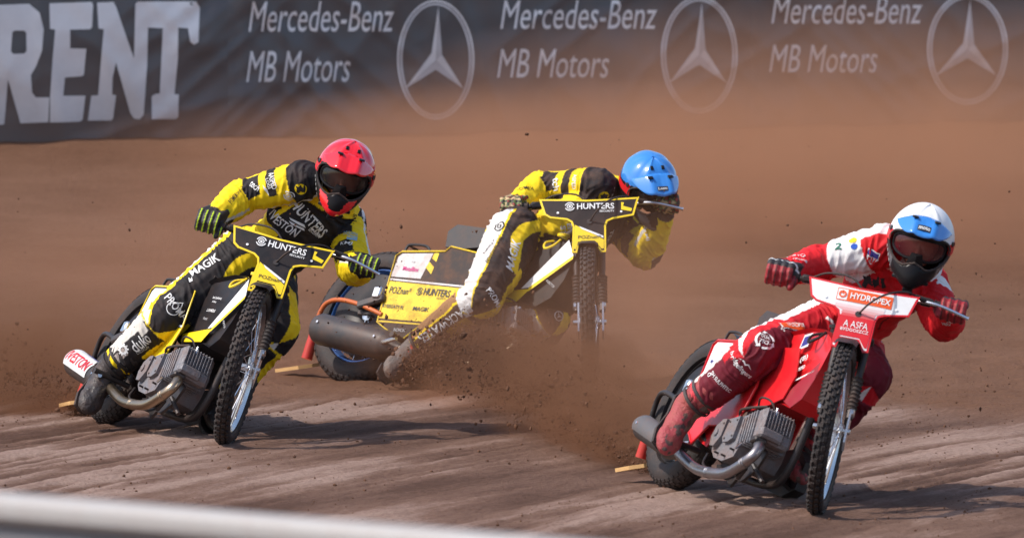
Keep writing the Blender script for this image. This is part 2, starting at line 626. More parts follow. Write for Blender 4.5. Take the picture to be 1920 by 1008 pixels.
# ------------------------------------------------------------------ setting: banner wall behind the track
WZ = .55
def wall_bump(X, z):
    """folds of the sheet"""
    v = z - WZ
    d = .034 * noise.noise(V((X * 1.1, v * 1.0, 1))) + .018 * noise.noise(V((X * 3.1 + v * 2.2, v * 1.6, 5)))
    for (x0, x1, sl, amp) in ((-1.92, -1.2, -.75, .016), (-1.35, -.5, .8, .010), (1.35, 2.6, .75, .016), (.0, 1.2, .25, .007)):
        if x0 - .5 < X < x1 + .5:
            w = max(0, 1 - abs((X - (x0 + x1) / 2) / ((x1 - x0) / 2 + .3)))
            g = noise.noise(V(((X - x0) * 5.5 * (.9) + v * 5.5 * (-sl) * -1.3, v * .7, x0)))
            d += 1.7 * amp * w * (1 - abs(g) * 2.2)
    g = noise.noise(V((X * 1.2, v * 9, 12)))
    d += .005 * g
    for k, (sx, sv, am) in enumerate(((2.1, 1.3, .016), (1.5, -2.4, .014), (3.6, .5, .009))):
        g = noise.noise(V((X * sx + v * sv, (v * sx - X * sv) * .28, 31 + 7 * k)))
        d += am * max(0, 1 - abs(g) * 4.5) ** 1.5
    return d
def wall_pt(X, z, lift=0.):
    Y = wall_Y(X) - wall_bump(X, z) - lift
    return V((X, Y, z))
def wall_px(u, w):
    Y = 64.5
    for _ in range(4):
        P = at(u, w, Y); Y = wall_Y(P.x)
    return P.x, P.z
def sheet_material():
    m, nt, b = new_mat('banner_sheet')
    L = nt.links
    pos = N(nt, 'ShaderNodeNewGeometry').outputs['Position']
    sep = N(nt, 'ShaderNodeSeparateXYZ'); L.new(pos, sep.inputs[0])
    n1 = N(nt, 'ShaderNodeTexNoise'); n1.inputs['Scale'].default_value = 3.0; n1.inputs['Detail'].default_value = 7; n1.inputs['Roughness'].default_value = .65
    L.new(pos, n1.inputs['Vector'])
    # thrown dirt clings to the foot of the sheet
    h = N(nt, 'ShaderNodeMapRange'); L.new(sep.outputs['Z'], h.inputs['Value'])
    h.inputs['From Min'].default_value = WZ; h.inputs['From Max'].default_value = WZ + .55
    h.inputs['To Min'].default_value = .36; h.inputs['To Max'].default_value = -.08
    ad = N(nt, 'ShaderNodeMath', operation='ADD'); L.new(h.outputs[0], ad.inputs[0])
    ns = N(nt, 'ShaderNodeMapRange'); L.new(n1.outputs['Fac'], ns.inputs['Value'])
    ns.inputs['From Min'].default_value = .3; ns.inputs['From Max'].default_value = .75
    ns.inputs['To Min'].default_value = 0; ns.inputs['To Max'].default_value = .24
    L.new(ns.outputs[0], ad.inputs[1]); ad.use_clamp = True
    mx = N(nt, 'ShaderNodeMix', data_type='RGBA'); L.new(ad.outputs[0], mx.inputs['Factor'])
    at_ = N(nt, 'ShaderNodeAttribute', attribute_name='Col')
    L.new(at_.outputs['Color'], mx.inputs['A']); mx.inputs['B'].default_value = (.20, .115, .078, 1)
    L.new(mx.outputs['Result'], b.inputs['Base Color'])
    b.inputs['Roughness'].default_value = .42
    b.inputs['Specular IOR Level'].default_value = .5
    MATS['banner_sheet'] = m
sheet_material()
def color_attr(me, colr):
    a = me.color_attributes.new('Col', 'FLOAT_COLOR', 'POINT')
    c = np.ones((len(me.vertices), 4), np.float32)
    c[:, :3] = colr
    a.data.foreach_set('color', c.ravel())
def wall_print(name, part_px, parent, colr=(.84, .84, .85), lift=.006):
    """part in photo pixels -> print that follows the folds"""
    vs_, fs = part_px
    P = np.array([wall_px(a, b) for a, b in vs_])
    P, fs = gridcut(P, fs, .035)
    mb = MB()
    mb.add([wall_pt(a, b, lift) for a, b in P], fs)
    o = mb.build(name, 'banner_sheet', parent, recalc=False, smooth=60)
    color_attr(o.data, colr)
    return o
def banner_panel(X0, X1, label):
    root = empty('banner_panel', Matrix.Translation((X0, wall_Y(X0), WZ)))
    tag(root, label, 'banner', 'advertising sheets on the track wall')
    inv = root.matrix_world.inverted()
    nx, nz = int((X1 - X0) / .02), 72
    mb = MB()
    vs_ = []
    for j in range(nz + 1):
        for i in range(nx + 1):
            X = X0 + (X1 - X0) * i / nx
            z = WZ - .06 + 1.36 * j / nz
            e = min(i, nx - i) / 4
            vs_.append(wall_pt(X, z, -.012 * max(0, 1 - e)))
    mb.add(vs_, [[j * (nx + 1) + i, j * (nx + 1) + i + 1, (j + 1) * (nx + 1) + i + 1, (j + 1) * (nx + 1) + i] for j in range(nz) for i in range(nx)])
    o = mb.build('cover_sheet', 'banner_sheet', root, recalc=False, smooth=80)
    o.matrix_parent_inverse = inv
    color_attr(o.data, (.105, .104, .110))
    b = MB().box(((X0 + X1) / 2, (wall_Y(X0) + wall_Y(X1)) / 2 + .20, WZ + .6), ((X1 - X0) * .9, .2, 1.38), .03, axes=(V((5.72, 2.2, 0)).normalized(), V((-2.2, 5.72, 0)).normalized(), V((0, 0, 1))))
    o = b.build('padding', 'black_rubber', root)
    o.matrix_parent_inverse = inv
    h = MB().tube([wall_pt(X0 + (X1 - X0) * k / 30, WZ + 1.30, -.02) for k in range(1, 30)], .035, 8)
    o = h.build('top_hem', 'black_rubber', root)
    o.matrix_parent_inverse = inv
    return root, inv
XS = [wall_px(u, 120)[0] for u in (-1500, 427, 1407, 2500)]
p_rent, i0 = banner_panel(XS[0], XS[1], 'dark sheet with big white block letters, left end of the wall')
p_mid, i1 = banner_panel(XS[1], XS[2], 'dark sheet with two ringed star emblems, middle of the wall')
p_right, i2 = banner_panel(XS[2], XS[3], 'dusty sheet with one ringed star, behind the rider in red')
def prnt(*a, **k):
    o = wall_print(a[0], a[1], a[2][0], **k)
    o.matrix_parent_inverse = a[2][1]
    return o
ZS = 700 / 1920
zz = lambda l: [(a * ZS, b * ZS) for a, b in l]
R_ = ([(-125, 30), (150, 20), (205, 65), (226, 150), (218, 260), (185, 345), (160, 385), (166, 475), (185, 500), (255, 500), (250, 628), (105, 634), (42, 408), (22, 640), (-125, 648)],
      [(65, 165), (78, 157), (125, 157), (136, 168), (138, 262), (125, 275), (70, 277), (58, 262)])
E_ = ([(255, 18), (472, 10), (480, 25), (475, 140), (462, 150), (362, 152), (362, 248), (445, 250), (432, 385), (420, 392), (335, 398), (326, 492), (440, 492), (425, 615), (412, 625), (258, 629), (259, 497), (272, 300), (285, 152), (258, 148)],)
NT_ = ([(500, 14), (585, 10), (600, 40), (690, 300), (697, 20), (710, 8), (1010, 8), (1028, 40), (1022, 215), (1000, 228), (980, 215), (968, 145), (918, 142), (916, 300), (898, 485), (920, 485), (918, 600), (905, 612), (782, 612), (780, 495), (800, 482), (822, 480), (838, 145), (762, 142), (758, 330), (740, 590), (720, 612), (690, 610), (670, 580), (598, 320), (580, 400), (578, 485), (598, 490), (582, 610), (570, 620), (452, 620), (470, 492), (505, 490), (535, 150), (508, 145)],)
for g in (R_, E_, NT_):
    prnt('letter', polys2d([[zz(l) for l in g]]), (p_rent, i0))
def wtext(body, u0, u1, w0, w1, par, skew=-8):
    a, fs, asp = text2d(body, 0.)
    pts = [((u0 + u1) / 2 + x * (u1 - u0) + skew * -y, (w0 + w1) / 2 - y * (w1 - w0)) for x, y in a]
    prnt('lettering', (pts, fs), par, colr=(.82, .82, .83))
M1, M2 = (p_mid, i1), (p_right, i2)
wtext('Mercedes-Benz', 470, 738, 3, 60, M1)
wtext('MB Motors', 466, 657, 96, 154, M1)
wtext('Mercedes-Benz', 942, 1231, 1, 55, M1)
wtext('MB Motors', 936, 1142, 92, 146, M1)
wtext('Mercedes-Benz', 1450, 1728, -8, 45, M2)
wtext('MB Motors', 1446, 1645, 84, 136, M2)
def star(cx, cy, rx, ry, par):
    prnt('emblem_ring', ring2d(cx, cy, rx, rx - 3.5, 48, ry / rx), par)
    prnt('emblem_ring', ring2d(cx, cy, rx - 5.5, rx - 10, 48, (ry - 5.5) / (rx - 5.5)), par, colr=(.62, .62, .64))
    S = lambda l: [(cx + a * rx / 72.5, cy + b * ry / 112) for a, b in l]
    for tip, sa, sb in (((5, -100), (-8, -12), (12, -9)), ((-58, 55), (-8, -12), (0, 19)), ((52, 54), (12, -9), (0, 19))):
        prnt('emblem_arm', polys2d([[S([(1, .5), tip, sa])]]), par, colr=(.74, .74, .75))
        prnt('emblem_arm', polys2d([[S([(1.6, .8), tip, sb])]]), par, colr=(.56, .56, .58))
star(817, 112, 72.5, 112, M1)
star(1311, 103, 72, 110, M1)
star(1814, 92, 76, 104, M2)

# near barrier, out of focus at the lower left
def near_barrier():
    A, B = at(-900, 845, 28.2), at(2200, 1085, 24.6)
    A.z = B.z = 1.727
    d = (B - A); ln = d.length; d.normalize()
    n = V((d.y, -d.x, 0)).normalized()
    root = empty('track_barrier', Matrix.Translation((A.x, A.y, 0)))
    tag(root, 'blurred grey barrier with white top rail at the lower left edge', 'barrier')
    inv = root.matrix_world.inverted()
    k, x = 0, 0.
    mat('barrier_white', (.38, .37, .365), .5, dirt=.12)
    mat('barrier_grey', (.17, .18, .20), .5, dirt=.08)
    m_ = (A + B) / 2
    o = MB().box((m_.x, m_.y, 1.692), (ln, .11, .068), .02, axes=(d, n, V((0, 0, 1)))).build('rail', 'barrier_white', root); o.matrix_parent_inverse = inv
    while x < ln - .1:
        w = min(1.2, ln - x)
        c = A + d * (x + w / 2)
        o = MB().box((c.x, c.y, .79), (w - .012, .05, 1.72), .008, axes=(d, n, V((0, 0, 1)))).build('board', 'barrier_grey', root); o.matrix_parent_inverse = inv
        p = A + d * x - n * .06
        o = MB().box((p.x, p.y, .77), (.06, .06, 1.60), .008, axes=(d, n, V((0, 0, 1)))).build('post', 'dark_steel', root); o.matrix_parent_inverse = inv
        x += w
near_barrier()

# ------------------------------------------------------------------ speedway motorcycles
RAKE = R(22)
AX_D, AX_P = V((-sin(RAKE), 0, cos(RAKE))), V((1.40, 0, 0))
WB, RW, FW = 1.31, .325, .345
X_, Y_, Z_ = V((1, 0, 0)), V((0, 1, 0)), V((0, 0, 1))
def eye_emblem(s=1.):
    """round mark: broken ring round an eye"""
    return merge2d(scaled(ring2d(0, 0, .5, .40, 30, 1, R(20), R(165)), s), scaled(ring2d(0, 0, .5, .40, 30, 1, R(200), R(345)), s),
                   scaled(ring2d(0, 0, .30, .21, 24), s), scaled(disc2d(0, 0, .12), s))
def tyre_parts(c, Ro, hw, steer, knobs, wheel, front):
    r0 = hw
    prof = []
    for k in range(15):
        a = -R(125) + R(250) * k / 14
        prof.append((hw * sin(a) * 1.0, Ro - r0 + r0 * cos(a)))
    mb = MB().lathe(c, Y_, prof + [prof[0]], 72, ref=X_, caps=False)
    mb.xf(steer).build('tyre', 'tyre_rubber', wheel, smooth=50)
    t = MB()
    n = knobs
    for k in range(n):
        for row, (off, wd) in enumerate(((-.62, .30), (-.22, .34), (.22, .34), (.62, .30)) if front else ((-.72, .22), (-.36, .28), (0, .30), (.36, .28), (.72, .22))):
            a = 2 * pi * (k + (.5 if row % 2 else 0)) / n
            aa = off * (1.25 if front else 1.1)
            rad = V((cos(a), 0, sin(a)))
            tng = V((-sin(a), 0, cos(a)))
            nrm = rad * cos(aa) + Y_ * sin(aa)
            lat = Y_ * cos(aa) - rad * sin(aa)
            h_ = .0105 if front else .0035
            p = V(c) + rad * (Ro - r0) + nrm * (r0 + h_ * .35)
            L_ = 2 * pi * Ro / n * (.56 if front else .66)
            t.box(p, (L_, wd * hw * 1.25, h_), .0015, axes=(tng, lat, nrm))
    tag(t.xf(steer).build('tread', 'tyre_rubber', wheel, smooth=25), kind='stuff')
def speedway_bike(label, cat_group, q, C):
    Xb, Yb, a, ph, de, pt = q
    F = V((sin(a), -cos(a), 0)); Lf = V((cos(a), sin(a), 0))
    M3 = Matrix((F, Lf, Z_)).transposed()
    M = Matrix.Translation((Xb, Yb, 0)) @ M3.to_4x4() @ Matrix.Rotation(-ph, 4, 'X') @ Matrix.Rotation(pt, 4, 'Y')
    root = empty('speedway_motorcycle', M)
    tag(root, label, 'motorcycle', cat_group)
    SR = Matrix.Translation(AX_P) @ Matrix.Rotation(-de, 4, AX_D) @ Matrix.Translation(-AX_P)
    st = lambda p: SR @ V(p)
    idn = lambda p: p
    # --- wheels
    for front in (False, True):
        c = V((WB, 0, FW)) if front else V((-.05, -.02, RW))
        Ro, hw = (FW, .034) if front else (RW + .008, .057)
        S = st if front else idn
        hub = MB().lathe(c - Y_ * .05, Y_, [(0, .018), (.004, .030), (.02, .030), (.028, .016), (.072, .016), (.08, .030), (.096, .030), (.10, .018)], 20)
        wheel = hub.xf(S).build('front_wheel' if front else 'rear_wheel', 'bright_alloy', root)
        tyre_parts(c, Ro, hw, S, 58 if front else 52, wheel, front)
        rr = Ro - 2 * hw * .93
        prof = [(-hw * .55, rr + .012), (-hw * .6, rr + .004), (-hw * .3, rr - .004), (-hw * .12, rr - .010), (hw * .12, rr - .010), (hw * .3, rr - .004), (hw * .6, rr + .004), (hw * .55, rr + .012)]
        MB().lathe(c, Y_, prof + [prof[0]], 64, ref=X_, caps=False).xf(S).build('rim', C['front_rim'] if front else C['rear_rim'], wheel)
        sp = MB()
        for k in range(36):
            a1 = 2 * pi * k / 36
            sd = 1 if k % 2 else -1
            a0 = a1 + (R(38) if (k // 2) % 2 else -R(38))
            sp.tube([c + V((cos(a0) * .028, sd * .036, sin(a0) * .028)), c + V((cos(a1) * (rr - .002), sd * .004, sin(a1) * (rr - .002)))], .0019, 5)
        tag(sp.xf(S).build('spoke_set', 'chrome', wheel), kind='stuff')
        if not front:
            for sd in (-1, 1):
                pr = [(0, .035), (.012, .05), (.016, .14), (.006, rr - .02)] 
                MB().lathe(c + Y_ * sd * .034, Y_ * sd, pr, 48, caps=False).build('wheel_cover', 'black_plastic', wheel)
    # --- frame
    fr = MB()
    fr.tube(curve_pts([(1.05, 0, .86), (.88, 0, .74), (.62, 0, .66), (.34, 0, .62), (.16, 0, .60)]), .019)
    fr.tube(curve_pts([(1.07, 0, .80), (1.02, 0, .60), (.97, .02, .38), (.93, .03, .14), (.80, .03, .085), (.50, .03, .10)]), .017)
    fr.tube([(1.045, 0, .885), (1.125, 0, .69)], .030, 14)
    for s_ in (-1, 1):
        fr.tube(curve_pts([(.50, .03 + s_ * .03, .10), (.32, s_ * .09, .20), (0, s_ * .105, .325)]), .014)
        fr.tube(curve_pts([(.36, s_ * .03, .60), (.18, s_ * .09, .46), (0, s_ * .105, .34)]), .013)
        fr.box((-.015, s_ * .108, .330), (.11, .016, .06), .006)
    fr.build('frame', C['frame'], root)
    # --- engine
    prof = [(.475, .19), (.49, .26), (.55, .305), (.66, .315), (.78, .345), (.82, .30), (.83, .18), (.80, .105), (.68, .072), (.56, .085), (.50, .12)]
    EC, ES = V((.775, -.165, .215)), .77
    en = lambda p: EC + (V(p) - EC) * ES
    e = MB().plate(prof, (0, -.155, 0), X_, Z_, .26).xf(en)
    eng = e.build('engine', 'cast_alloy', root, smooth=30)
    MB().plate([(.487, .19), (.50, .252), (.552, .292), (.60, .297), (.605, .20), (.56, .14), (.51, .14)], (0, -.184, 0), X_, Z_, .032).xf(en).build('clutch_cover', 'cast_alloy', eng, smooth=30)
    MB().plate([(.617, .195), (.625, .30), (.735, .325), (.745, .20), (.70, .175), (.64, .17)], (0, -.178, 0), X_, Z_, .026).xf(en).build('gear_cover', 'cast_alloy', eng, smooth=30)
    b = MB()
    for (bx, bz) in ((.52, .215), (.585, .27), (.64, .285), (.72, .30), (.73, .21), (.65, .19), (.60, .11), (.70, .10), (.78, .14)):
        b.lathe((bx, -.15, bz), -Y_, [(0, .006), (.037 if bx < .6 else .031, .006), (.039 if bx < .6 else .033, .004)], 8)
    tag(b.xf(en).build('bolt_set', 'dark_steel', eng), kind='stuff')
    MB().lathe((.535, -.18, .215), -Y_, [(0, .022), (.012, .021), (.014, .015)], 16).xf(en).build('filler_cap', 'cast_alloy', eng)
    ax = V((.94, 0, .30)); ax.normalize(); up = V((-ax.z, 0, ax.x))
    base = V((.775, -.062, .235))
    cy = MB().lathe(base - ax * .03, ax, [(0, .075), (.20, .075)], 24)
    cyl = cy.xf(en).build('cylinder', 'cast_alloy', eng)
    for k in range(6):
        p = base + ax * (.012 + k * .0275)
        hh = .185 if k > 1 else .16
        MB().box(p + up * .005, (.0105, .212, hh), .003, axes=(ax, Y_, up)).xf(en).build('fin', 'cast_alloy', cyl)
    hc = base + ax * .195 + up * .012
    hd = MB().box(hc, (.075, .205, .185), .018, axes=(ax, Y_, up)).xf(en).build('cylinder_head', 'cast_alloy', eng, smooth=25)
    for k in range(9):
        MB().box(hc + ax * .032 - Y_ * (.085 - k * .0195) + up * .03, (.04, .007, .11), .002, axes=(ax, Y_, up)).xf(en).build('fin', 'cast_alloy', hd)
    MB().box(hc + ax * .035 - up * .055 - Y_ * .03, (.05, .14, .06), .012, axes=(ax, Y_, up)).xf(en).build('rocker_cover', C['pipe'] if False else 'cast_alloy', hd, smooth=25)
    MB().box(hc + ax * .005 - up * .10 - Y_ * .075, (.065, .075, .03), .008, axes=(ax, Y_, up)).xf(en).build('exhaust_flange', 'dark_steel', hd, smooth=25)
    MB().tube(curve_pts([base + ax * .05 - up * .11 - Y_ * .12, base + ax * .13 - up * .10 - Y_ * .13]), .007, 8).xf(en).build('oil_line', 'chrome', eng)
    hc = en(hc)
    # lower black engine plates and left-hand primary cover
    MB().plate([(.56, .10), (.84, .12), (.93, .20), (.99, .18), (.95, .10), (.86, .045), (.80, .05), (.77, .015), (.72, .04), (.60, .05)], (0, -.11, 0), X_, Z_, .012).build('engine_plate', 'dark_steel', root)
    MB().plate([(.30, .20), (.34, .28), (.60, .30), (.70, .25), (.70, .13), (.60, .09), (.34, .12)], (0, .19, 0), X_, Z_, .05).build('primary_cover', 'dark_steel', root)
    MB().tube(curve_pts([hc + ax * .02 + up * .06 - Y_ * .02, hc + up * .11 - Y_ * .05, hc - ax * .08 + up * .14 - Y_ * .06, hc - ax * .16 + up * .12 - Y_ * .02]), .0045, 7).build('plug_lead', 'black_rubber', eng)
    MB().lathe(hc + ax * .02 + up * .05 - Y_ * .02, up, [(0, .011), (.02, .011), (.024, .007), (.034, .007)], 10).build('spark_plug', 'bright_alloy', eng)
    MB().tube(curve_pts([(.60, -.10, .29), (.64, -.14, .33), (.74, -.15, .345), (.84, -.12, .37)]), .006, 8).build('breather_pipe', 'black_rubber', eng)
    MB().lathe((.68, -.03, .33), V((-.5, -.2, .6)), [(0, .026), (.05, .026), (.055, .034), (.10, .036), (.105, .03)], 16).build('carburettor', 'dark_steel', eng)
    MB().tube(curve_pts([(.50, -.14, .13), (.56, -.165, .075), (.66, -.15, .058), (.78, -.12, .065)]), .006, 8).build('oil_pipe', 'dark_steel', eng)
    MB().box((.90, -.14, .075), (.03, .02, .07), .006, axes=(V((.8, 0, -.6)), Y_, V((.6, 0, .8)))).build('pipe_bracket', 'dark_steel', root)
    MB().tube([(.93, -.12, .12), (1.02, -.09, .06)], .010, 8).build('frame_peg', 'dark_steel', root)
    # --- exhaust
    pts = curve_pts([hc - up * .085 - Y_ * .05, hc + ax * .040 - up * .125 - Y_ * .065, hc + ax * .025 - up * .175 - Y_ * .085, (.86, -.175, .058), (.74, -.185, .040), (.58, -.188, .045), (.44, -.195, .075), (.33, -.20, .105)], 7)
    ex = MB().tube(pts, .0225, 14).build('exhaust_pipe', C['pipe'], root)
    for k in (16, 30):
        d_ = (pts[k + 1] - pts[k]).normalized()
        MB().lathe(pts[k] - d_ * .012, d_, [(0, .0226), (.002, .0245), (.006, .0245), (.008, .0228), (.014, .0228), (.016, .0245), (.020, .0245), (.022, .0226)], 16, caps=False).build('clamp', C['pipe'], ex)
    m0, m1 = V((.36, -.195, .098)), V((C.get('sil_x', -.19), -.205, .185))
    md = m1 - m0; ml = md.length; md.normalize()
    sr = C.get('sil_r', .060)
    si = MB().lathe(m0, md, [(0, .026), (.03, .032), (.09, sr * .93), (.11, sr * .97), (ml - .03, sr), (ml - .008, sr - .008), (ml, sr - .022), (ml - .005, .022), (ml - .04, .02)], 28).build('silencer', C['silencer'], root)
    if C['silencer_top']:
        MB().lathe(m0, md, [(.20, sr + .002), (ml - .03, sr + .004), (ml - .006, sr - .004)], 18, ref=(0, -.55, .83), a0=-R(82), a1=R(82), caps=False).build('silencer_shield', C['silencer_top'], si)
    for k in (.12, ml - .06):
        MB().lathe(m0 + md * k + V((0, -sr, .01)), -Y_, [(0, .006), (.006, .006)], 8).build('rivet', 'chrome', si)
    if C.get('silencer_text'):
        v2, f2 = gridcut(*tpart(C['silencer_text'], .30, .052, .018), .012)
        e1 = V((0, -.93, .37)); e1 = (e1 - md * e1.dot(md)).normalized(); e2 = md.cross(e1)
        if e2.z < 0:
            e2 = -e2
        MB().add([m0 + md * (ml * .66 - float(u)) + (e1 * cos(float(w_) / sr) + e2 * sin(float(w_) / sr)) * (sr + .0055) for u, w_ in v2], f2).build('lettering', 'red_print', si, smooth=0, recalc=False)
        for k in range(3):
            v2, f2 = gridcut(*polys2d([[[(-.10 + k * .012, .060 + k * .016), (.09, .055 + k * .016), (.10, .062 + k * .016), (-.09 + k * .012, .067 + k * .016)]]]), .02)
            MB().add([m0 + md * (ml * .62 - float(u)) + (e1 * cos(float(w_) / sr) + e2 * sin(float(w_) / sr)) * (sr + .0055) for u, w_ in v2], f2).build('stripe', 'navy_print', si, smooth=0, recalc=False)
    # --- body work: tail, side panels, tank
    tail = MB().plate([(.05, .50), (.07, .605), (.10, .622), (.36, .632), (.50, .64), (.60, .60), (.60, .48)], (0, -.105, 0), X_, Z_, .21)
    tail.build('tail_unit', C['body'], root)
    mg = MB()
    for k in range(13):
        pass
    arc = [(cos(R(d_)) * .372, sin(R(d_)) * .36 + RW) for d_ in range(46, 88, 6)]
    mgv = [V((x, s_ * .075, z)) for x, z in arc for s_ in (-1, 1)]
    mg.add(mgv + [p * 1.0 + V((0, 0, .004)) for p in mgv], [[2 * i, 2 * i + 1, 2 * i + 3, 2 * i + 2] for i in range(len(arc) - 1)])
    mg.build('rear_mudguard', 'black_plastic', root)
    lp = curve_pts([(.075, -.09, .615), (.078, -.088, .662), (.10, -.085, .676), (.19, -.08, .672), (.235, -.08, .63)], 5)
    MB().tube(lp, .0065, 8).build('grab_loop', 'dark_steel', root)
    MB().box((.06, -.09, .612), (.022, .02, .022), .005).build('loop_clamp', 'bright_alloy', root)
    se = MB().plate([(.30, .675), (.285, .755), (.33, .79), (.52, .775), (.60, .72), (.58, .685), (.42, .67)], (0, -.075, 0), X_, Z_, .15)
    se.build('seat', 'seat_vinyl', root, smooth=60)
    MB().box((.33, -.06, .655), (.05, .012, .03), .004).build('seat_bracket', 'bright_alloy', root)
    for s_ in (-1, 1):
        poly = C.get('panel') or [(.066, .60), (.095, .622), (.36, .630), (.385, .655), (.60, .62), (.66, .45), (.62, .272), (.36, .255), (.26, .165), (.21, .20), (.085, .262)]
        sp = MB().plate(poly, (0, -.124 if s_ < 0 else .129, 0), X_, Z_, .005)
        pn = sp.build('side_panel', C['panel_base'], root)
        y = -.124 if s_ < 0 else .129
        U_, W_, O_ = (X_, Z_, V((0, y, 0))) if s_ < 0 else (-X_, Z_, V((0, y, 0)))
        fx = (lambda l: l) if s_ < 0 else (lambda l: [(-p, q_) for p, q_ in l])
        for nm, pl, mm, lf in C['panel_art']:
            flat_print(nm, polys2d([[fx(pl)]]), O_, U_, W_, mm, pn, lf)
        if s_ < 0:
            # rim bead along the panel edge
            for (body, x, z, hh, ww, mm, bold) in C['panel_text']:
                flat_text(body, V((x, y, z)), X_, Z_, hh, mm, pn, w=ww, bold=bold, lift=.004, ang=-3)
            em = C.get('panel_emblem')
            if em:
                flat_print('emblem', scaled(eye_emblem(), em[2]), V((em[0], y, em[1])), X_, Z_, 'black_print', pn, .004)
            bd = [(x, -.126, z) for x, z in poly]
            MB().tube(bd, .0042, 6, closed=True).build('edge_bead', C['bead'], pn)
    hull = [(.50, .64), (.62, .70), (.86, .735), (1.00, .735), (1.09, .70), (1.125, .655), (1.10, .52), (1.055, .43), (.98, .385), (.88, .40), (.60, .385), (.50, .42)]
    tk = MB()
    ring = []
    for yy, k in ((-.070, .94), (-.088, 1.0), (.088, 1.0), (.070, .94)):
        cx, cz = .82, .56
        ring.append([V((cx + (x - cx) * (.97 if abs(yy) < .08 else 1), yy, cz + (z - cz) * k)) for x, z in hull])
    n = len(hull)
    vs_ = [p for r_ in ring for p in r_]
    fs = [[r_ * n + i, r_ * n + (i + 1) % n, (r_ + 1) * n + (i + 1) % n, (r_ + 1) * n + i] for r_ in range(3) for i in range(n)] + [list(range(n)), [3 * n + i for i in range(n)][::-1]]
    tk.add(vs_, fs)
    tank = tk.build('tank_cover', C['tank'], root, smooth=30)
    for s_ in (-1, 1):
        O_ = V((0, s_ * .0885, 0)); U_ = X_ * -s_
        fx = (lambda l: l) if s_ < 0 else (lambda l: [(-p, q_) for p, q_ in l])
        for nm, pl, mm, lf in C['tank_art']:
            flat_print(nm, polys2d([[fx(pl)]]), O_ , U_, Z_, mm, tank, lf)
    for (body, x, z, hh, ww, mm, ang) in C['tank_text']:
        flat_text(body, V((x, -.0885, z)), X_, Z_, hh, mm, tank, w=ww, bold=.01, ang=ang)
    fc = MB().lathe((.955, -.02, .735), V((0, -.25, 1)), [(0, .022), (.028, .022), (.03, .030), (.042, .030), (.045, .022)], 20).build('fuel_cap', C['cap'], tank)
    MB().tube(curve_pts([(.955, -.05, .735), (.93, -.10, .70), (.95, -.115, .665), (.985, -.10, .69), (.99, -.07, .735)]), .006, 8).build('breather_hose', C['cap'], tank)
    if C.get('fairing'):
        fa = MB().plate(C['fairing'], (0, -.100, 0), X_, Z_, .006).build('lower_fairing', 'red_panel', root)
        for nm, pl, mm, lf in C['fairing_art']:
            flat_print(nm, polys2d([[pl]]), V((0, -.100, 0)), X_, Z_, mm, fa, lf)
        for (body, x, z, hh, ww, mm, ang) in C['fairing_text']:
            flat_text(body, V((x, -.100, z)), X_, Z_, hh, mm, fa, w=ww, bold=.01, ang=ang)
    # --- rear deflector and brackets
    tb = MB().tube(curve_pts([(.10, -.125, .30), (-.06, -.135, .345), (-.20, -.13, .365), (-.29, -.11, .345), (-.325, -.09, .27), (-.335, -.07, .20)]), .0115, 10)
    df = tb.build('dirt_deflector', C['defl'], root)
    MB().tube([(-.335, -.072, .215), (-.35, -.05, .095)], [.022, .026], 12).build('sleeve', C['sleeve'], df)
    fl = [(-.10, -.07), (.05, -.08), (.09, -.03), (.08, .07), (-.06, .08), (-.13, .02)]
    MB().plate(fl, (-.40, -.02, .075), V((.98, 0, .15)), V((0, .85, .5)), .016).build('flap', 'tan_flap', df)
    MB().box((.015, -.135, .36), (.16, .03, .045), .01, axes=(V((.95, 0, .3)), Y_, V((-.3, 0, .95)))).build('axle_bracket', 'silencer_grey', root)
    MB().box((.05, -.15, .40), (.05, .02, .06), .008).build('adjuster', 'bright_alloy', root)
    # --- right footrest
    MB().tube([(.36, -.12, .14), (.37, -.30, .13)], .013, 10).build('footrest', 'dark_steel', root)
    lk = curve_pts([(.30, -.15, .16), (.24, -.19, .13), (.28, -.25, .105), (.38, -.27, .12)], 6)
    MB().tube(lk, .010, 8).build('kick_guard', 'bright_alloy', root)
    # --- front end (turns with the bars)
    for s_ in (-1, 1):
        p0, p1 = V((1.085, s_ * .058, .86)), V((1.283, s_ * .058, .40))
        d_ = (p1 - p0)
        leg = MB().tube([p0, p0 + d_ * .55, p0 + d_ * .56, p1], [.0165, .0165, .0145, .0145], 14).xf(st).build('fork_leg', C['fork'], root)
        L_ = d_.length; dn = d_.normalized()
        pr = []
        for k in range(25):
            pr.append((L_ * .62 + k * L_ * .30 / 24, .0205 + (.0045 if k % 3 == 1 else -.002)))
        MB().lathe(p0, dn, pr, 18, caps=False).xf(st).build('gaiter', 'black_rubber', leg)
        MB().plate([(1.235, .425), (1.30, .44), (1.335, .36), (1.345, .30), (1.315, .265), (1.285, .315)], (0, s_ * .054 + (.004 if s_ > 0 else 0), 0), X_, Z_, .008).xf(st).build('axle_plate', 'bright_alloy', leg)
        MB().lathe((1.31, s_ * .04, .345), Y_ * s_, [(0, .012), (.034, .012), (.037, .008)], 12).xf(st).build('axle_nut', 'bright_alloy', leg)
        MB().lathe((1.275, s_ * .06, .425), Y_ * s_, [(0, .02), (.012, .02), (.016, .012)], 12).xf(st).build('link_bolt', 'bright_alloy', leg)
    yk = MB()
    yk.box((1.075, 0, .885), (.05, .17, .022), .008, axes=(V((cos(RAKE), 0, sin(RAKE))), Y_, AX_D))
    yk.box((1.135, 0, .735), (.05, .17, .022), .008, axes=(V((cos(RAKE), 0, sin(RAKE))), Y_, AX_D))
    yk.xf(st).build('fork_yoke', 'dark_steel', root)
    arc = [(WB + cos(R(d_)) * .372, FW + sin(R(d_)) * .372) for d_ in range(66, 136, 7)]
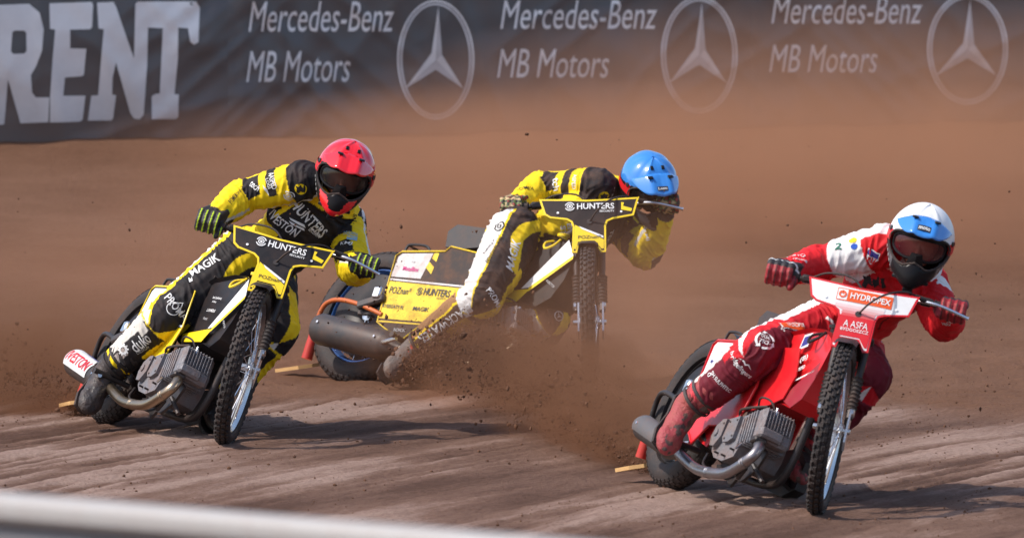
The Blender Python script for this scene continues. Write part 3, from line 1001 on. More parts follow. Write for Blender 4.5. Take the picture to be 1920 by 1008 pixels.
    mgv = [V((x, yy, z - (.012 if abs(yy) > .04 else 0))) for x, z in arc for yy in (-.046, -.03, .03, .046)]
    MB().add(mgv, [[4 * i + j, 4 * i + j + 1, 4 * i + j + 5, 4 * i + j + 4] for i in range(len(arc) - 1) for j in range(3)]).xf(st).build('front_mudguard', 'black_plastic', root)
    bar = MB().tube(curve_pts([(.9416, -.405, .947), (.957, -.28, .952), (.99, -.17, .945), (1.035, -.08, .915), (1.045, 0, .912), (1.035, .08, .915), (.99, .17, .945), (.957, .28, .952), (.9416, .405, .947)]), .0115, 12)
    hb = bar.xf(st).build('handlebar', C['bar'], root)
    for s_ in (-1, 1):
        MB().tube([(.9415, s_ * .412, .947), (.942, s_ * .400, .947), (.943, s_ * .398, .947), (.955, s_ * .285, .952), (.956, s_ * .28, .952)], [.020, .020, .0165, .0165, .021], 14).xf(st).build('grip', 'black_rubber', hb)
        MB().box((.965, s_ * .245, .953), (.035, .055, .035), .010).xf(st).build('control_clamp', 'black_plastic', hb)
    # clutch lever and perch on the rider's left, twist grip housing on the right
    MB().tube(curve_pts([(.975, .20, .95), (1.0, .235, .95), (1.012, .30, .945), (1.010, .37, .93), (1.0, .43, .915)]), [.008] * 12 + [.0065] * 12 + [.009], 8).xf(st).build('clutch_lever', 'bright_alloy', hb)
    MB().tube([(.985, .27, .952), (1.03, .205, .962)], [.015, .008], 10).xf(st).build('lever_boot', 'black_rubber', hb)
    MB().tube(curve_pts([(1.005, .235, .95), (1.07, .175, .968), (1.185, .105, .935), (1.235, .05, .885), (1.20, .005, .832)]), .0042, 6).xf(st).build('clutch_cable', 'black_rubber', hb)
    MB().tube(curve_pts([(.97, -.225, .965), (1.01, -.16, .99), (1.05, -.06, .985), (1.07, 0, .93), (1.06, .03, .87)]), .0045, 6).xf(st).build('throttle_cable', 'black_rubber', hb)
    if C.get('cut_out'):
        MB().tube([(.95, -.20, .955), (.965, -.235, .955)], .016, 10).xf(st).build('cut_out_switch', 'yellow_panel', hb)
    # --- number plate board
    PO = st((1.150, 0, .955)); PU = (st((1.150, 1, .955)) - PO); PW = (st(V((1.150, 0, .955)) + AX_D) - PO)
    pl = [(-.226, 0), (-.09, -.010), (-.01, -.016), (.09, -.012), (.226, 0), (.232, .004), (.207, -.098), (.112, -.120), (.088, -.132), (.080, -.156), (.080, -.297), (.056, -.300), (.028, -.255), (-.045, -.255), (-.053, -.30), (-.077, -.297), (-.072, -.160), (-.080, -.134), (-.10, -.120), (-.176, -.106), (-.202, -.086)]
    bm = bmesh.new()
    f = bm.faces.new([bm.verts.new((x, z, 0)) for x, z in pl])
    f.material_index = 0
    f.normal_update()
    bmesh.ops.inset_region(bm, faces=[f], thickness=.0085, use_even_offset=True, use_boundary=True)
    for g in bm.faces:
        g.material_index = 0 if len(g.verts) > 4 else 1
    f = max(bm.faces, key=lambda g: len(g.verts))
    ex_ = bmesh.ops.triangulate(bm, faces=[f])
    bm.verts.index_update()
    pv = [v.co.copy() for v in bm.verts]
    pm = MB()
    n_ = PU.cross(PW).normalized()
    bow = lambda a_: -.22 * a_ * a_
    to3 = lambda a_, b_, l_=0.: PO + PU * a_ + PW * b_ + n_ * (bow(a_) + l_)
    for g in bm.faces:
        pm.f.append([v.index for v in g.verts]); pm.m.append(g.material_index)
    pm.v = [to3(p.x, p.y) for p in pv]
    k0 = len(pm.v)
    pm.v += [to3(p.x, p.y, -.005) for p in pv]
    pm.f += [[i + k0 for i in f_][::-1] for f_ in list(pm.f)]
    pm.m += list(pm.m)
    o_ = len(pl)
    bm.free()
    board = pm.build('number_board', [C['board'], C['board_edge']], root, smooth=0, recalc=False)
    def board_print(nm, part, mm, lift=.002):
        v2, f2 = gridcut(part[0], part[1], .05)
        MB().add([to3(float(a_), float(b_), lift) for a_, b_ in v2], f2).build(nm, mm, board, smooth=0, recalc=False)
    for nm, poly, mm, lf in C['board_art']:
        board_print(nm, polys2d([[poly]]), mm, lf)
    for (body, x, z, hh, ww, mm, bold) in C['board_text']:
        a_, f_, asp = text2d(body, bold)
        board_print('lettering', (np.array(a_) * (ww or hh * asp, hh) + (x, z), f_), mm, .004)
    for part, mm in C['board_marks']:
        board_print('emblem', part, mm, .0045)
    board_print('cable_hole', disc2d(.005, -.135, .013), 'black_print', .0035)
    for s_ in (-.14, .15):
        board_print('fixing_bolt', disc2d(s_, -.082, .006, 10), 'white_print', .004)
    return root, M

YB = dict(front_rim='bright_alloy', rear_rim='blue_rim', frame='dark_steel', pipe='pipe_titanium', silencer='silencer_grey', silencer_top=None,
          body='black_plastic', panel_base='black_plastic', bead='yellow_panel', tank='black_plastic', cap='yellow_panel', defl='dark_steel', sleeve='red_tube',
          fork='dark_steel', bar='dark_steel', board='black_plastic', board_edge='yellow_panel')
YB['panel_art'] = [
    ('white_field', [(.074, .495), (.082, .595), (.10, .612), (.29, .618), (.262, .488)], 'white_panel', .001),
    ('yellow_mark', [(.295, .618), (.325, .62), (.325, .575), (.292, .592)], 'yellow_print', .0015),
    ('yellow_mark', [(.283, .575), (.322, .548), (.318, .512), (.272, .545)], 'yellow_print', .0015),
    ('white_line', [(.07, .486), (.65, .455), (.652, .446), (.07, .477)], 'white_print', .0015),
    ('yellow_field', [(.071, .472), (.65, .440), (.622, .29), (.36, .272), (.082, .283)], 'yellow_panel', .001),
    ('yellow_line', [(.082, .272), (.40, .262), (.40, .254), (.082, .264)], 'yellow_print', .0016)]
YB['panel_text'] = [('MetalBox', .185, .535, .022, .10, 'magenta_print', .02), ('~', .185, .572, .012, .02, 'grey_print', .02), ('POZnan*', .165, .425, .036, .135, 'black_print', .006),
                    ('HUNTERS', .395, .420, .036, .165, 'black_print', .03), ('SECURITY', .43, .392, .010, .06, 'black_print', .01),
                    ('RYBEGATY.PL', .155, .342, .018, .135, 'black_print', .02), ('MAGIK', .33, .335, .022, .10, 'black_print', .02), ('NOVON', .24, .225, .016, .07, 'grey_print', .01)]
YB['panel_emblem'] = (.285, .423, .040)
YB['tank_art'] = [('white_stripe', [(1.055, .722), (1.112, .645), (.905, .478), (.86, .47)], 'white_print', .0012),
                  ('yellow_stripe', [(1.112, .645), (1.115, .628), (.91, .458), (.905, .478)], 'yellow_print', .0014),
                  ('yellow_field', [(.86, .466), (.915, .470), (.86, .405), (.62, .392), (.60, .43)], 'yellow_panel', .0012)]
YB['tank_text'] = [('Bank Spoldzielczy', .80, .615, .014, .11, 'white_print', 0), ('w Poznaniu', .785, .598, .010, .05, 'white_print', 0), ('LUXMEBLE', .80, .555, .013, .10, 'white_print', 0), ('Poznan', .78, .515, .013, .05, 'grey_print', 0), ('AGROTOP', 1.03, .50, .012, .07, 'grey_print', -30)]
YB['board_art'] = [('yellow_field', [(-.062, -.150), (.070, -.232), (.070, -.280), (.059, -.281), (.031, -.242), (-.048, -.242), (-.057, -.281), (-.068, -.280)], 'yellow_panel', .0016),
                   ('white_stripe', [(-.030, -.175), (.068, -.225), (.068, -.213), (-.045, -.158)], 'white_print', .003),
                   ('yellow_flash', [(.150, -.030), (.163, -.032), (.158, -.05), (.200, -.062), (.195, -.078), (.150, -.070)], 'yellow_print', .0016)]
YB['board_text'] = [('HUNTERS', .033, -.052, .032, .170, 'white_print', .03), ('SECURITY', .085, -.080, .010, .068, 'white_print', .015), ('POZnan*', .005, -.218, .018, .105, 'black_print', .004)]
YB['board_marks'] = [(scaled(eye_emblem(), .046, .046, -.085, -.052), 'white_print')]
B1 = dict(YB, silencer_top='white_panel', silencer_text='IVESTON', rear_rim='dark_steel')
B2 = dict(YB, sil_r=.074, defl='orange_tube', cut_out=True, front_rim='dark_steel')
_sw = {'yellow_panel': 'yellow_muddy', 'white_panel': 'white_muddy', 'white_print': 'white_muddy', 'yellow_print': 'yellow_muddy'}
B2['panel_art'] = [(a_, b_, _sw.get(c_, c_), d_) for a_, b_, c_, d_ in YB['panel_art']]
B2['panel_base'] = 'black_muddy'
B2['bead'] = 'yellow_muddy'
B3 = dict(YB, sil_r=.052, sil_x=-.10, pipe='pipe_steel', silencer='silencer_grey', silencer_top='dusty_alloy', body='red_panel', panel_base='red_panel', bead='red_panel', tank='red_panel', cap='black_plastic', rear_rim='dark_steel',
          board='white_panel', board_edge='red_panel')
B3['panel_art'] = [('white_field', [(.082, .455), (.082, .595), (.10, .612), (.33, .618), (.28, .46)], 'white_panel', .001)]
B3['panel_text'] = [('MetalBox', .16, .525, .018, .09, 'navy_print', .02), ('~', .185, .572, .012, .02, 'grey_print', .02)]
B3['panel_emblem'] = None
B3['tank_art'] = [('white_line', [(1.06, .56), (.86, .485), (.86, .480), (1.06, .552)], 'white_print', .0012),
                  ('maroon_field', [(1.09, .60), (1.10, .52), (1.055, .43), (.98, .387), (.86, .42)], 'maroon_panel', .0012),
                  ('blue_badge', [(.83, .70), (.90, .715), (.90, .655), (.83, .635)], 'white_print', .0012), ('blue_badge', [(.838, .692), (.893, .704), (.893, .664), (.838, .645)], 'navy_print', .0016)]
B3['tank_text'] = [('(B)', .92, .60, .03, .06, 'white_print', 20), ('moto', .93, .56, .02, .06, 'white_print', 20)]
B3['fairing'] = [(.40, .62), (.86, .64), (.93, .52), (.90, .42), (.80, .385), (.62, .345), (.48, .33), (.42, .26), (.36, .17), (.22, .20), (.17, .235), (.26, .40), (.34, .52)]
B3['fairing_art'] = [('white_line', [(.44, .36), (.56, .372), (.56, .362), (.44, .35)], 'white_print', .001)]
B3['fairing_text'] = [('9 Silesia', .37, .305, .022, .10, 'white_print', 0), ('DERLO', .39, .278, .018, .08, 'white_print', 0)]
B3['board_art'] = [('orange_field', [(-.098, -.030), (.13, -.030), (.13, -.085), (-.098, -.085)], 'orange_print', .0016),
                   ('white_field', [(-.095, -.034), (-.055, -.034), (-.055, -.081), (-.095, -.081)], 'white_print', .002),
                   ('red_field', [(-.068, -.150), (.074, -.150), (.070, -.280), (.059, -.281), (.031, -.242), (-.048, -.242), (-.057, -.281), (-.068, -.280)], 'red_panel', .0016)]
for k in range(5):
    nm_ = 'pink_fade_%d' % k
    f_ = (k + .5) / 5
    mat(nm_, tuple(WHT[j] * (1 - f_) + RED[j] * f_ for j in range(3)), .36, dirt=.08)
    z0, z1 = -.088 - .0125 * k, -.088 - .0125 * (k + 1)
    w0, w1 = (.105 if k < 3 else .072), (.105 if k < 2 else .072)
    B3['board_art'].append(('fade_band', [(-w0 + .012, z0), (w0 + .002, z0), (w1 + .002, z1), (-w1 + .006, z1)], nm_, .0014))
B3['board_text'] = [('HYDROPEX', .040, -.0575, .028, .165, 'white_print', .02), ('A ASFA', .005, -.185, .030, .10, 'white_print', .0), ('BYDGOSZCZ', .005, -.212, .014, .115, 'white_print', .01)]
B3['board_marks'] = [(merge2d(ring2d(-.075, -.0575, .016, .009, 24), polys2d([[[(-.075, -.037), (-.080, -.055), (-.070, -.055)]]])), 'orange_print')]
BQ = [[-1.7831, 51.305, 0.3735, 0.5035, 0.5339, -0.0193], [-0.6903, 53.5867, 0.8339, 0.4897, 0.975, -0.0213], [0.675, 47.8014, 0.3841, 0.4434, 0.5517, -0.016]]
BLAB = ['yellow and black speedway motorcycle with white silencer, under the red-helmeted rider',
        'yellow and black speedway motorcycle seen side-on in the dust, under the blue-helmeted rider',
        'red and white speedway motorcycle nearest the camera at the right']
BIKES = [speedway_bike(BLAB[i], 'speedway motorcycles in the bend', BQ[i], (B1, B2, B3)[i]) for i in range(3)]

# ------------------------------------------------------------------ riders
JOINTS = [
    {'Rh': (-1.310, 50.651, 0.921), 'Re': (-1.185, 50.917, 1.025), 'Rs': (-0.912, 50.831, 1.098), 'Lh': (-0.653, 50.588, 0.742), 'Le': (-0.692, 50.891, 0.709), 'Ls': (-0.736, 51.110, 0.905), 'hd': (-0.735, 50.747, 1.124), 'Rp': (-1.177, 51.089, 0.750), 'Lp': (-1.086, 51.260, 0.645), 'Rk': (-1.498, 50.934, 0.506), 'Ra': (-1.775, 51.085, 0.245), 'Lk': (-1.034, 50.885, 0.441), 'La': (-1.287, 50.857, 0.107)},
    {'Rh': (0.015, 53.338, 0.828), 'Re': (0.135, 53.610, 0.910), 'Rs': (0.397, 53.461, 0.920), 'Lh': (0.699, 53.317, 0.845), 'Le': (0.615, 53.507, 0.611), 'Ls': (0.511, 53.766, 0.726), 'hd': (0.626, 53.430, 0.923), 'Rp': (0.018, 53.302, 0.710), 'Lp': (0.121, 53.462, 0.601), 'Rk': (-0.142, 53.014, 0.434), 'Ra': (-0.445, 53.150, 0.193), 'Lk': (0.167, 53.132, 0.329), 'La': (-0.000, 53.408, 0.075)},
    {'Rh': (1.104, 47.133, 0.926), 'Re': (1.263, 47.404, 0.959), 'Rs': (1.522, 47.308, 1.036), 'Lh': (1.772, 47.070, 0.788), 'Le': (1.764, 47.366, 0.714), 'Ls': (1.696, 47.608, 0.869), 'hd': (1.658, 47.210, 1.047), 'Rp': (1.287, 47.627, 0.697), 'Lp': (1.384, 47.804, 0.609), 'Rk': (1.005, 47.310, 0.619), 'Ra': (0.731, 47.484, 0.368), 'Lk': (1.452, 47.397, 0.489), 'La': (1.206, 47.456, 0.164)}]
def capsule(mb, a, b, ra, rb, n=14):
    a, b = V(a), V(b)
    d = b - a
    if d.length < 1e-5:
        d = V((0, 0, 1e-4))
    L_ = d.length
    prof = [(-ra, .0006)] + [(-ra * cos(t), ra * sin(t)) for t in (R(25), R(50), R(75))] + [(0, ra), (L_ * .5, (ra + rb) / 2), (L_, rb)] + [(L_ + rb * sin(t), rb * cos(t)) for t in (R(20), R(45), R(70))] + [(L_ + rb, .0006)]
    mb.lathe(a, d, prof, n)
def ellipsoid(mb, c, ax, rad, n=18):
    v0, f0 = ico(2)
    c = V(c)
    mb.add([c + ax[0] * float(p[0]) * rad[0] + ax[1] * float(p[1]) * rad[1] + ax[2] * float(p[2]) * rad[2] for p in v0], f0.tolist())
def fused(mb, voxel, smooth=4, factor=.5):
    """one continuous skin round all the collected volumes -> numpy verts, faces"""
    me = bpy.data.meshes.new('volume')
    me.from_pydata([tuple(p) for p in mb.v], [], mb.f)
    bm = bmesh.new(); bm.from_mesh(me)
    bmesh.ops.recalc_face_normals(bm, faces=bm.faces)
    bm.to_mesh(me); bm.free()
    o = bpy.data.objects.new('volume', me)
    col.objects.link(o)
    m = o.modifiers.new('r', 'REMESH'); m.mode = 'VOXEL'; m.voxel_size = voxel
    if smooth:
        s_ = o.modifiers.new('s', 'SMOOTH'); s_.iterations = smooth; s_.factor = factor
    e = bpy.data.meshes.new_from_object(o.evaluated_get(bpy.context.evaluated_depsgraph_get()))
    n = len(e.vertices)
    v_ = np.empty(n * 3); e.vertices.foreach_get('co', v_)
    nr = np.empty(n * 3); e.vertices.foreach_get('normal', nr)
    f_ = [list(p.vertices) for p in e.polygons]
    bpy.data.objects.remove(o); bpy.data.meshes.remove(me); bpy.data.meshes.remove(e)
    return v_.reshape(-1, 3), f_, nr.reshape(-1, 3)
def skin_object(name, v_, f_, colr, m, parent, base):
    me = bpy.data.meshes.new(name)
    me.from_pydata((v_ - np.array(base)).tolist(), [], f_)
    me.polygons.foreach_set('use_smooth', [True] * len(f_))
    color_attr(me, colr)
    return link_mesh(name, me, parent, [m])
def unit(x):
    return x / np.linalg.norm(x)
def bone_coords(v_, a, b, r):
    """distance to the bone (radius taken off), share along it, angle round it (0 = towards the stands, + = outer/upper side)"""
    a, b = np.array(a), np.array(b)
    d = b - a; L_ = np.linalg.norm(d); d = d / L_
    t = (v_ - a) @ d / L_
    tc = np.clip(t, 0, 1)
    off = v_ - (a + np.outer(tc * L_, d))
    dist = np.linalg.norm(off, axis=1) - r
    u = np.array([0, -1., 0]); u = unit(u - d * (u @ d))
    w = np.cross(d, u)
    return dist, t, np.degrees(np.arctan2(off @ w, off @ u))

def make_body(J, root, base, paint, muddy):
    J = {k: V(v) for k, v in J.items()}
    mb = MB()
    ms, mp = (J['Rs'] + J['Ls']) / 2, (J['Rp'] + J['Lp']) / 2
    spine = (ms - mp).normalized()
    lat = (J['Ls'] - J['Rs']); lat = (lat - spine * lat.dot(spine)).normalized()
    fwd = lat.cross(spine)
    if fwd.y > 0:
        fwd = -fwd
    neck = ms + spine * .06
    chest = mp.lerp(ms, .72) + fwd * .01
    belly = mp.lerp(ms, .38) + fwd * .012
    ellipsoid(mb, chest, (lat, fwd, spine), (.20, .138, .20))
    ellipsoid(mb, ms - spine * .02, (lat, fwd, spine), (.20, .11, .10))
    ellipsoid(mb, belly, (lat, fwd, spine), (.172, .132, .19))
    ellipsoid(mb, mp, ((J['Lp'] - J['Rp']).normalized(), fwd, spine), (.18, .14, .14))
    for s_ in 'RL':
        S, E_, H = J[s_ + 's'], J[s_ + 'e'], J[s_ + 'h']
        capsule(mb, neck, S, .075, .078)
        capsule(mb, S, S.lerp(E_, .45), .088, .084)
        capsule(mb, S.lerp(E_, .45), E_, .084, .073)
        capsule(mb, E_, E_.lerp(H, .3), .075, .075)
        capsule(mb, E_.lerp(H, .3), E_.lerp(H, .74), .075, .053)
        capsule(mb, E_.lerp(H, .74), E_.lerp(H, .93), .038, .028)
        P, K, A = J[s_ + 'p'], J[s_ + 'k'], J[s_ + 'a']
        capsule(mb, P, P.lerp(K, .4), .132, .122)
        capsule(mb, P.lerp(K, .4), K, .122, .096)
        cm = (P - K).normalized() + (A - K).normalized()
        kf = -cm.normalized() if cm.length > .05 else V((0, -1, 0))
        capsule(mb, K + kf * .012, K.lerp(A, .22) + kf * .014, .094, .088)
        calf = -kf * .012
        capsule(mb, K, K.lerp(A, .38) + calf, .094, .088)
        capsule(mb, K.lerp(A, .38) + calf, K.lerp(A, .80), .088, .072)
        capsule(mb, K.lerp(A, .80), A, .055, .046)
    hd = J['hd']
    capsule(mb, neck, hd, .066, .06)
    capsule(mb, neck + (hd - neck) * .1, neck + (hd - neck) * .22, .085, .080)      # collar
    return_head = J['hd']
    hf, hu = V(paint['head_f']).normalized(), V(paint['head_u'])
    hu = (hu - hf * hu.dot(hf)).normalized(); hl = hu.cross(hf)
    ellipsoid(mb, hd - hf * .012, (hf, hl, hu), (.095, .080, .108))
    ellipsoid(mb, hd + hf * .052 - hu * .055, (hf, hl, hu), (.035, .042, .045))       # jaw
    capsule(mb, hd + hf * .080 + hu * .008, hd + hf * .101 - hu * .022, .009, .013)    # nose
    v_, f_, nr = fused(mb, .0052, 7)
    bones = [('torso', mp - spine * .08, ms + spine * .03, .145), ('Rua', J['Rs'], J['Re'], .074), ('Rfa', J['Re'], J['Rh'], .058), ('Lua', J['Ls'], J['Le'], .074), ('Lfa', J['Le'], J['Lh'], .058),
             ('Rth', J['Rp'], J['Rk'], .105), ('Rsh', J['Rk'], J['Ra'], .08), ('Lth', J['Lp'], J['Lk'], .105), ('Lsh', J['Lk'], J['La'], .08), ('neck', neck, hd - (hd - neck) * .3, .06), ('head', hd - hf * .02, hd + hf * .03, .07)]
    D, T_, A_ = zip(*[bone_coords(v_, a, b, r) for _, a, b, r in bones])
    D, T_, A_ = np.array(D), np.array(T_), np.array(A_)
    seg = D.argmin(0)
    idx = np.arange(len(v_))
    t, ang = T_[seg, idx], A_[seg, idx]
    # cloth folds: bands across the limb, strongest near the joints
    for i in range(len(v_)):
        s_ = seg[i]
        if s_ >= 9:
            continue
        tt = t[i]
        j = math.exp(-((tt - .95) / .22) ** 2) + math.exp(-((tt - .05) / .22) ** 2)
        p = v_[i]
        k = bones[s_]
        d = k[2] - k[1]
        L_ = d.length
        w = noise.noise(V((tt * L_ * 30 + ang[i] * .016 + 1.6 * noise.noise(V(p) * 7), ang[i] * .013, s_ * 3.7)))
        w2 = noise.noise(V(p) * 11 + V((s_, 0, 0)))
        amp = .0042 + .0078 * j
        w3 = noise.noise(V((p[0] * 34, p[1] * 34, p[2] * 20)))
        v_[i] += nr[i] * (amp * (max(0, 1 - abs(w) * 3.0) - .3) + .007 * w2 * (1 if s_ == 0 else .6) + .0035 * (abs(w3) - .2))
    c = np.zeros((len(v_), 3))
    names = [b[0] for b in bones]
    lv = (v_ - np.array(mp)) @ np.array(lat)
    for k, nm in enumerate(names):
        m = seg == k
        if m.any():
            c[m] = paint['fn'](nm, t[m], ang[m], lv[m], v_[m])
    o = skin_object('body', v_, f_, c, 'suit_muddy' if muddy else 'suit', root, base)
    bvh = BVHTree.FromPolygons([V(p) for p in v_], f_)
    return o, bvh, (hd, hf, hu, hl)

def pick(n, base):
    c = np.empty((n, 3)); c[:] = base
    return c
def band(t, a, b):
    return (t >= a) & (t < b)
SKIN = srgb(150, 98, 78)
def paint_yellow(white_thigh):
    def fn(nm, t, ang, lv, p):
        n = len(t)
        if nm == 'head':
            return pick(n, SKIN)
        if nm == 'neck':
            c = pick(n, BLK)
            c[band(t, .05, .5)] = YEL
            return c
        if nm == 'torso':
            c = pick(n, BLK)
            c[(lv < -.10) & (t < .42)] = YEL
            c[(lv < -.135) & (t < .62)] = YEL
            c[(lv > .13) & (t < .5)] = YEL
            c[(t > .98) & (np.abs(lv) > .055)] = YEL
            return c
        if nm in ('Rua', 'Lua'):
            c = pick(n, YEL)
            c[t < .16] = BLK
            c[band(t, .36, .50) & (ang > -20) & (ang < 100)] = BLK
            c[(t > .62) & (t < .88) & (ang > -5 - 40 * (t - .62)) & (ang < 75)] = BLK
            c[(ang < -70) & (ang > -84)] = WHT
            c[(ang < -95) | (ang > 150)] = BLK
            return c
        if nm in ('Rfa', 'Lfa'):
            c = pick(n, YEL)
            c[(ang > -62) & (ang < -46)] = (.62, .62, .60)
            c[(ang < -62) & (t > .55)] = BLK
            c[(ang < -100) | (ang > 165)] = BLK
            c[t > .80] = BLK
            return c
        if nm in ('Rth', 'Lth'):
            c = pick(n, BLK)
            s_ = -30 + 30 * np.sin(t * 5.0 + .4)
            c[(ang > s_ - 20) & (ang < s_ + 10) & (t < .62)] = YEL
            c[(ang < -52) & (ang > -100) & (t > .5)] = YEL
            if white_thigh:
                c[(ang > 34) & (ang < 140)] = (.74, .73, .72)
                c[((ang > 30) & (ang < 35)) | ((ang > 100) & (ang < 108))] = YEL
            else:
                c[(ang > 76) & (ang < 130)] = (.74, .73, .70)
                c[(ang > 66) & (ang < 77)] = YEL
                c[(np.sin(t * 24) > .55) & (ang > 72) & (ang < 100)] = YEL
            c[(ang < -100) | (ang > 160)] = BLK
            return c
        # shin
        c = pick(n, BLK)
        c[(ang > 38) & (ang < 150)] = (.66, .63, .58)
        c[(ang > 10) & (ang < 45) & band(t, .22, .36)] = (.66, .63, .58)
        c[band(t, .02, .06)] = WHT
        c[band(t, .09, .20)] = YEL
        c[(ang < -42) & band(t, .2, .55)] = YEL
        c[t > .84] = BLK
        c[band(t, .80, .84)] = YEL
        c[band(t, .62, .78) & (ang > 0) & (ang < 30)] = (.5, .42, .38)
        if white_thigh:
            mud = srgb(150, 112, 74)
            c[(ang > 38) & (ang < 150)] = mud
            c[band(t, .09, .5) & (ang < 38)] = srgb(190, 150, 40)
            c[(ang > -10) & (ang < 34) & (t > .18)] = (.05, .032, .024)
            c[((ang > 34) & (ang < 42)) & (t > .1)] = YEL
        return c
    return fn
def paint_red(nm, t, ang, lv, p):
    n = len(t)
    if nm == 'head':
        return pick(n, srgb(190, 120, 100))
    if nm == 'neck':
        return pick(n, WHT)
    if nm == 'torso':
        c = pick(n, RED)
        c[(lv > .125) & (t > .1)] = WHT
        c[band(t, -.3, .08)] = srgb(190, 20, 32)
        c[band(t, .08, .10)] = WHT
        c[(t > .98) & (np.abs(lv) > .055)] = WHT
        c[(np.abs(lv) < .006) & (t > .5)] = srgb(120, 10, 18)
        return c
    if nm in ('Rua', 'Lua'):
        c = pick(n, WHT)
        c[t > (.80 if nm == 'Rua' else .45)] = RED
        c[(t < .26) & (ang < 42)] = RED
        return c
    if nm in ('Rfa', 'Lfa'):
        c = pick(n, srgb(214, 20, 34))
        c[t < .08] = RED
        return c
    if nm in ('Rth', 'Lth'):
        c = pick(n, srgb(184, 16, 34))
        c[(ang > 66) & (ang < 118)] = WHT
        c[(t > .66)] = MAROON
        c[(t > .66) & (ang > 55)] = srgb(205, 20, 38)
        c[(ang > 92) & (ang < 120) & (t > .66)] = WHT
        c[(np.abs(t - (.20 + .0016 * ang)) < .018) & (ang < 30)] = WHT
        c[(ang < -40) & (t < .35) & (np.abs(((t * 22) % 2) - 1) < .25)] = srgb(60, 40, 110)
        return c
    c = pick(n, MAROON)
    c[(t < .10)] = MAROON
    c[(ang > 38) & band(t, .0, .30)] = srgb(200, 20, 38)
    c[(ang > 66) & (ang < 120)] = (.72, .66, .62)
    c[band(t, .80, .84)] = srgb(210, 70, 80)
    c[t > .84] = srgb(120, 60, 60)
    return c

def make_glove(root, base, J, side, M, de, style):
    g = V(J[side + 'h']); e_ = V(J[side + 'e'])
    other = V(J[('L' if side == 'R' else 'R') + 'h'])
    b = (g - other).normalized()                       # outward along the bar (close to the grip line)
    arm = (e_ - g); arm = (arm - b * arm.dot(b)).normalized()
    n_ = b.cross(arm).normalized()
    if n_.z < 0:
        n_ = -n_
    mb = MB()
    wrist = g + (e_ - g).normalized() * .105 + n_ * .012
    kn = []
    for k in range(4):
        off = (-.031, -.0105, .0105, .031)[k]
        r = (.0112, .0118, .0114, .0100)[k]
        ln = (.96, 1.04, 1.0, .86)[k]
        c = g - b * off * 1.0
        pts = []
        for th in (118, 78, 30, -20, -70, -118):
            th2 = 118 + (th - 118) * ln
            rad = .0300 if th > -40 else .0275
            pts.append(c + (-arm * cos(R(th2)) + n_ * sin(R(th2))) * rad)
        for i in range(len(pts) - 1):
            capsule(mb, pts[i], pts[i + 1], r * (1.08 if i == 0 else 1.0), r * (1.0 - .04 * i), 10)
        kn.append(pts[0])
        capsule(mb, wrist - b * off * .62, pts[0], .020, .0135, 10)
        capsule(mb, pts[0] + n_ * .004, pts[0].lerp(pts[1], .35) + n_ * .004, .0125, .011, 10)
    inner = -b
    tb = g + inner * .040 + arm * .018 + n_ * .004
    capsule(mb, wrist + inner * .012, tb, .019, .015, 10)
    t2 = g + inner * .050 - arm * .018 - n_ * .008
    t3 = g + inner * .040 - arm * .030 - n_ * .026
    capsule(mb, tb, t2, .0145, .0125, 10)
    capsule(mb, t2, t3, .0125, .0105, 10)
    capsule(mb, g + (e_ - g).normalized() * .085 + n_ * .008, g + (e_ - g).normalized() * .15 + n_ * .006, .034, .040, 12)   # cuff
    v_, f_, nr = fused(mb, .0032, 2, .4)
    rel = v_ - np.array(g)
    v_ = np.array(g) + rel * (1.34 if style == 'redglove' else 1.26)
    along = rel @ np.array(b)
    h_ = rel @ np.array(n_)
    a_ = rel @ np.array(arm)
    th = np.degrees(np.arctan2(h_, -a_))
    c = pick(len(v_), BLK)
    if style == 'neon':
        m = (np.abs(((along + .0315) / .021) % 1 - .5) > .40) & (th > -60) & (th < 110)
        c[m] = srgb(190, 220, 40)
        c[(a_ > .07) & (a_ < .085)] = srgb(190, 220, 40)
    elif style == 'camo':
        q = np.array([noise.noise(V(p) * 60) for p in v_])
        c[q > .05] = srgb(90, 110, 50)
        c[q > .22] = srgb(190, 160, 120)
        c[q < -.25] = srgb(150, 50, 40)
    else:
        c[:] = srgb(150, 22, 36)
        c[(th > 62) & (a_ < .05)] = BLK
        z_ = .012 * np.abs(((along / .03) % 2) - 1)
        c[(th > 62) & (np.abs(a_ - .012 - z_) < .0045)] = WHT
        m = (np.abs(((along + .0315) / .021) % 1 - .5) > .38) & (th < 62)
        c[m] = srgb(80, 10, 18)
    return skin_object('glove', v_, f_, c, 'glove', root, base)

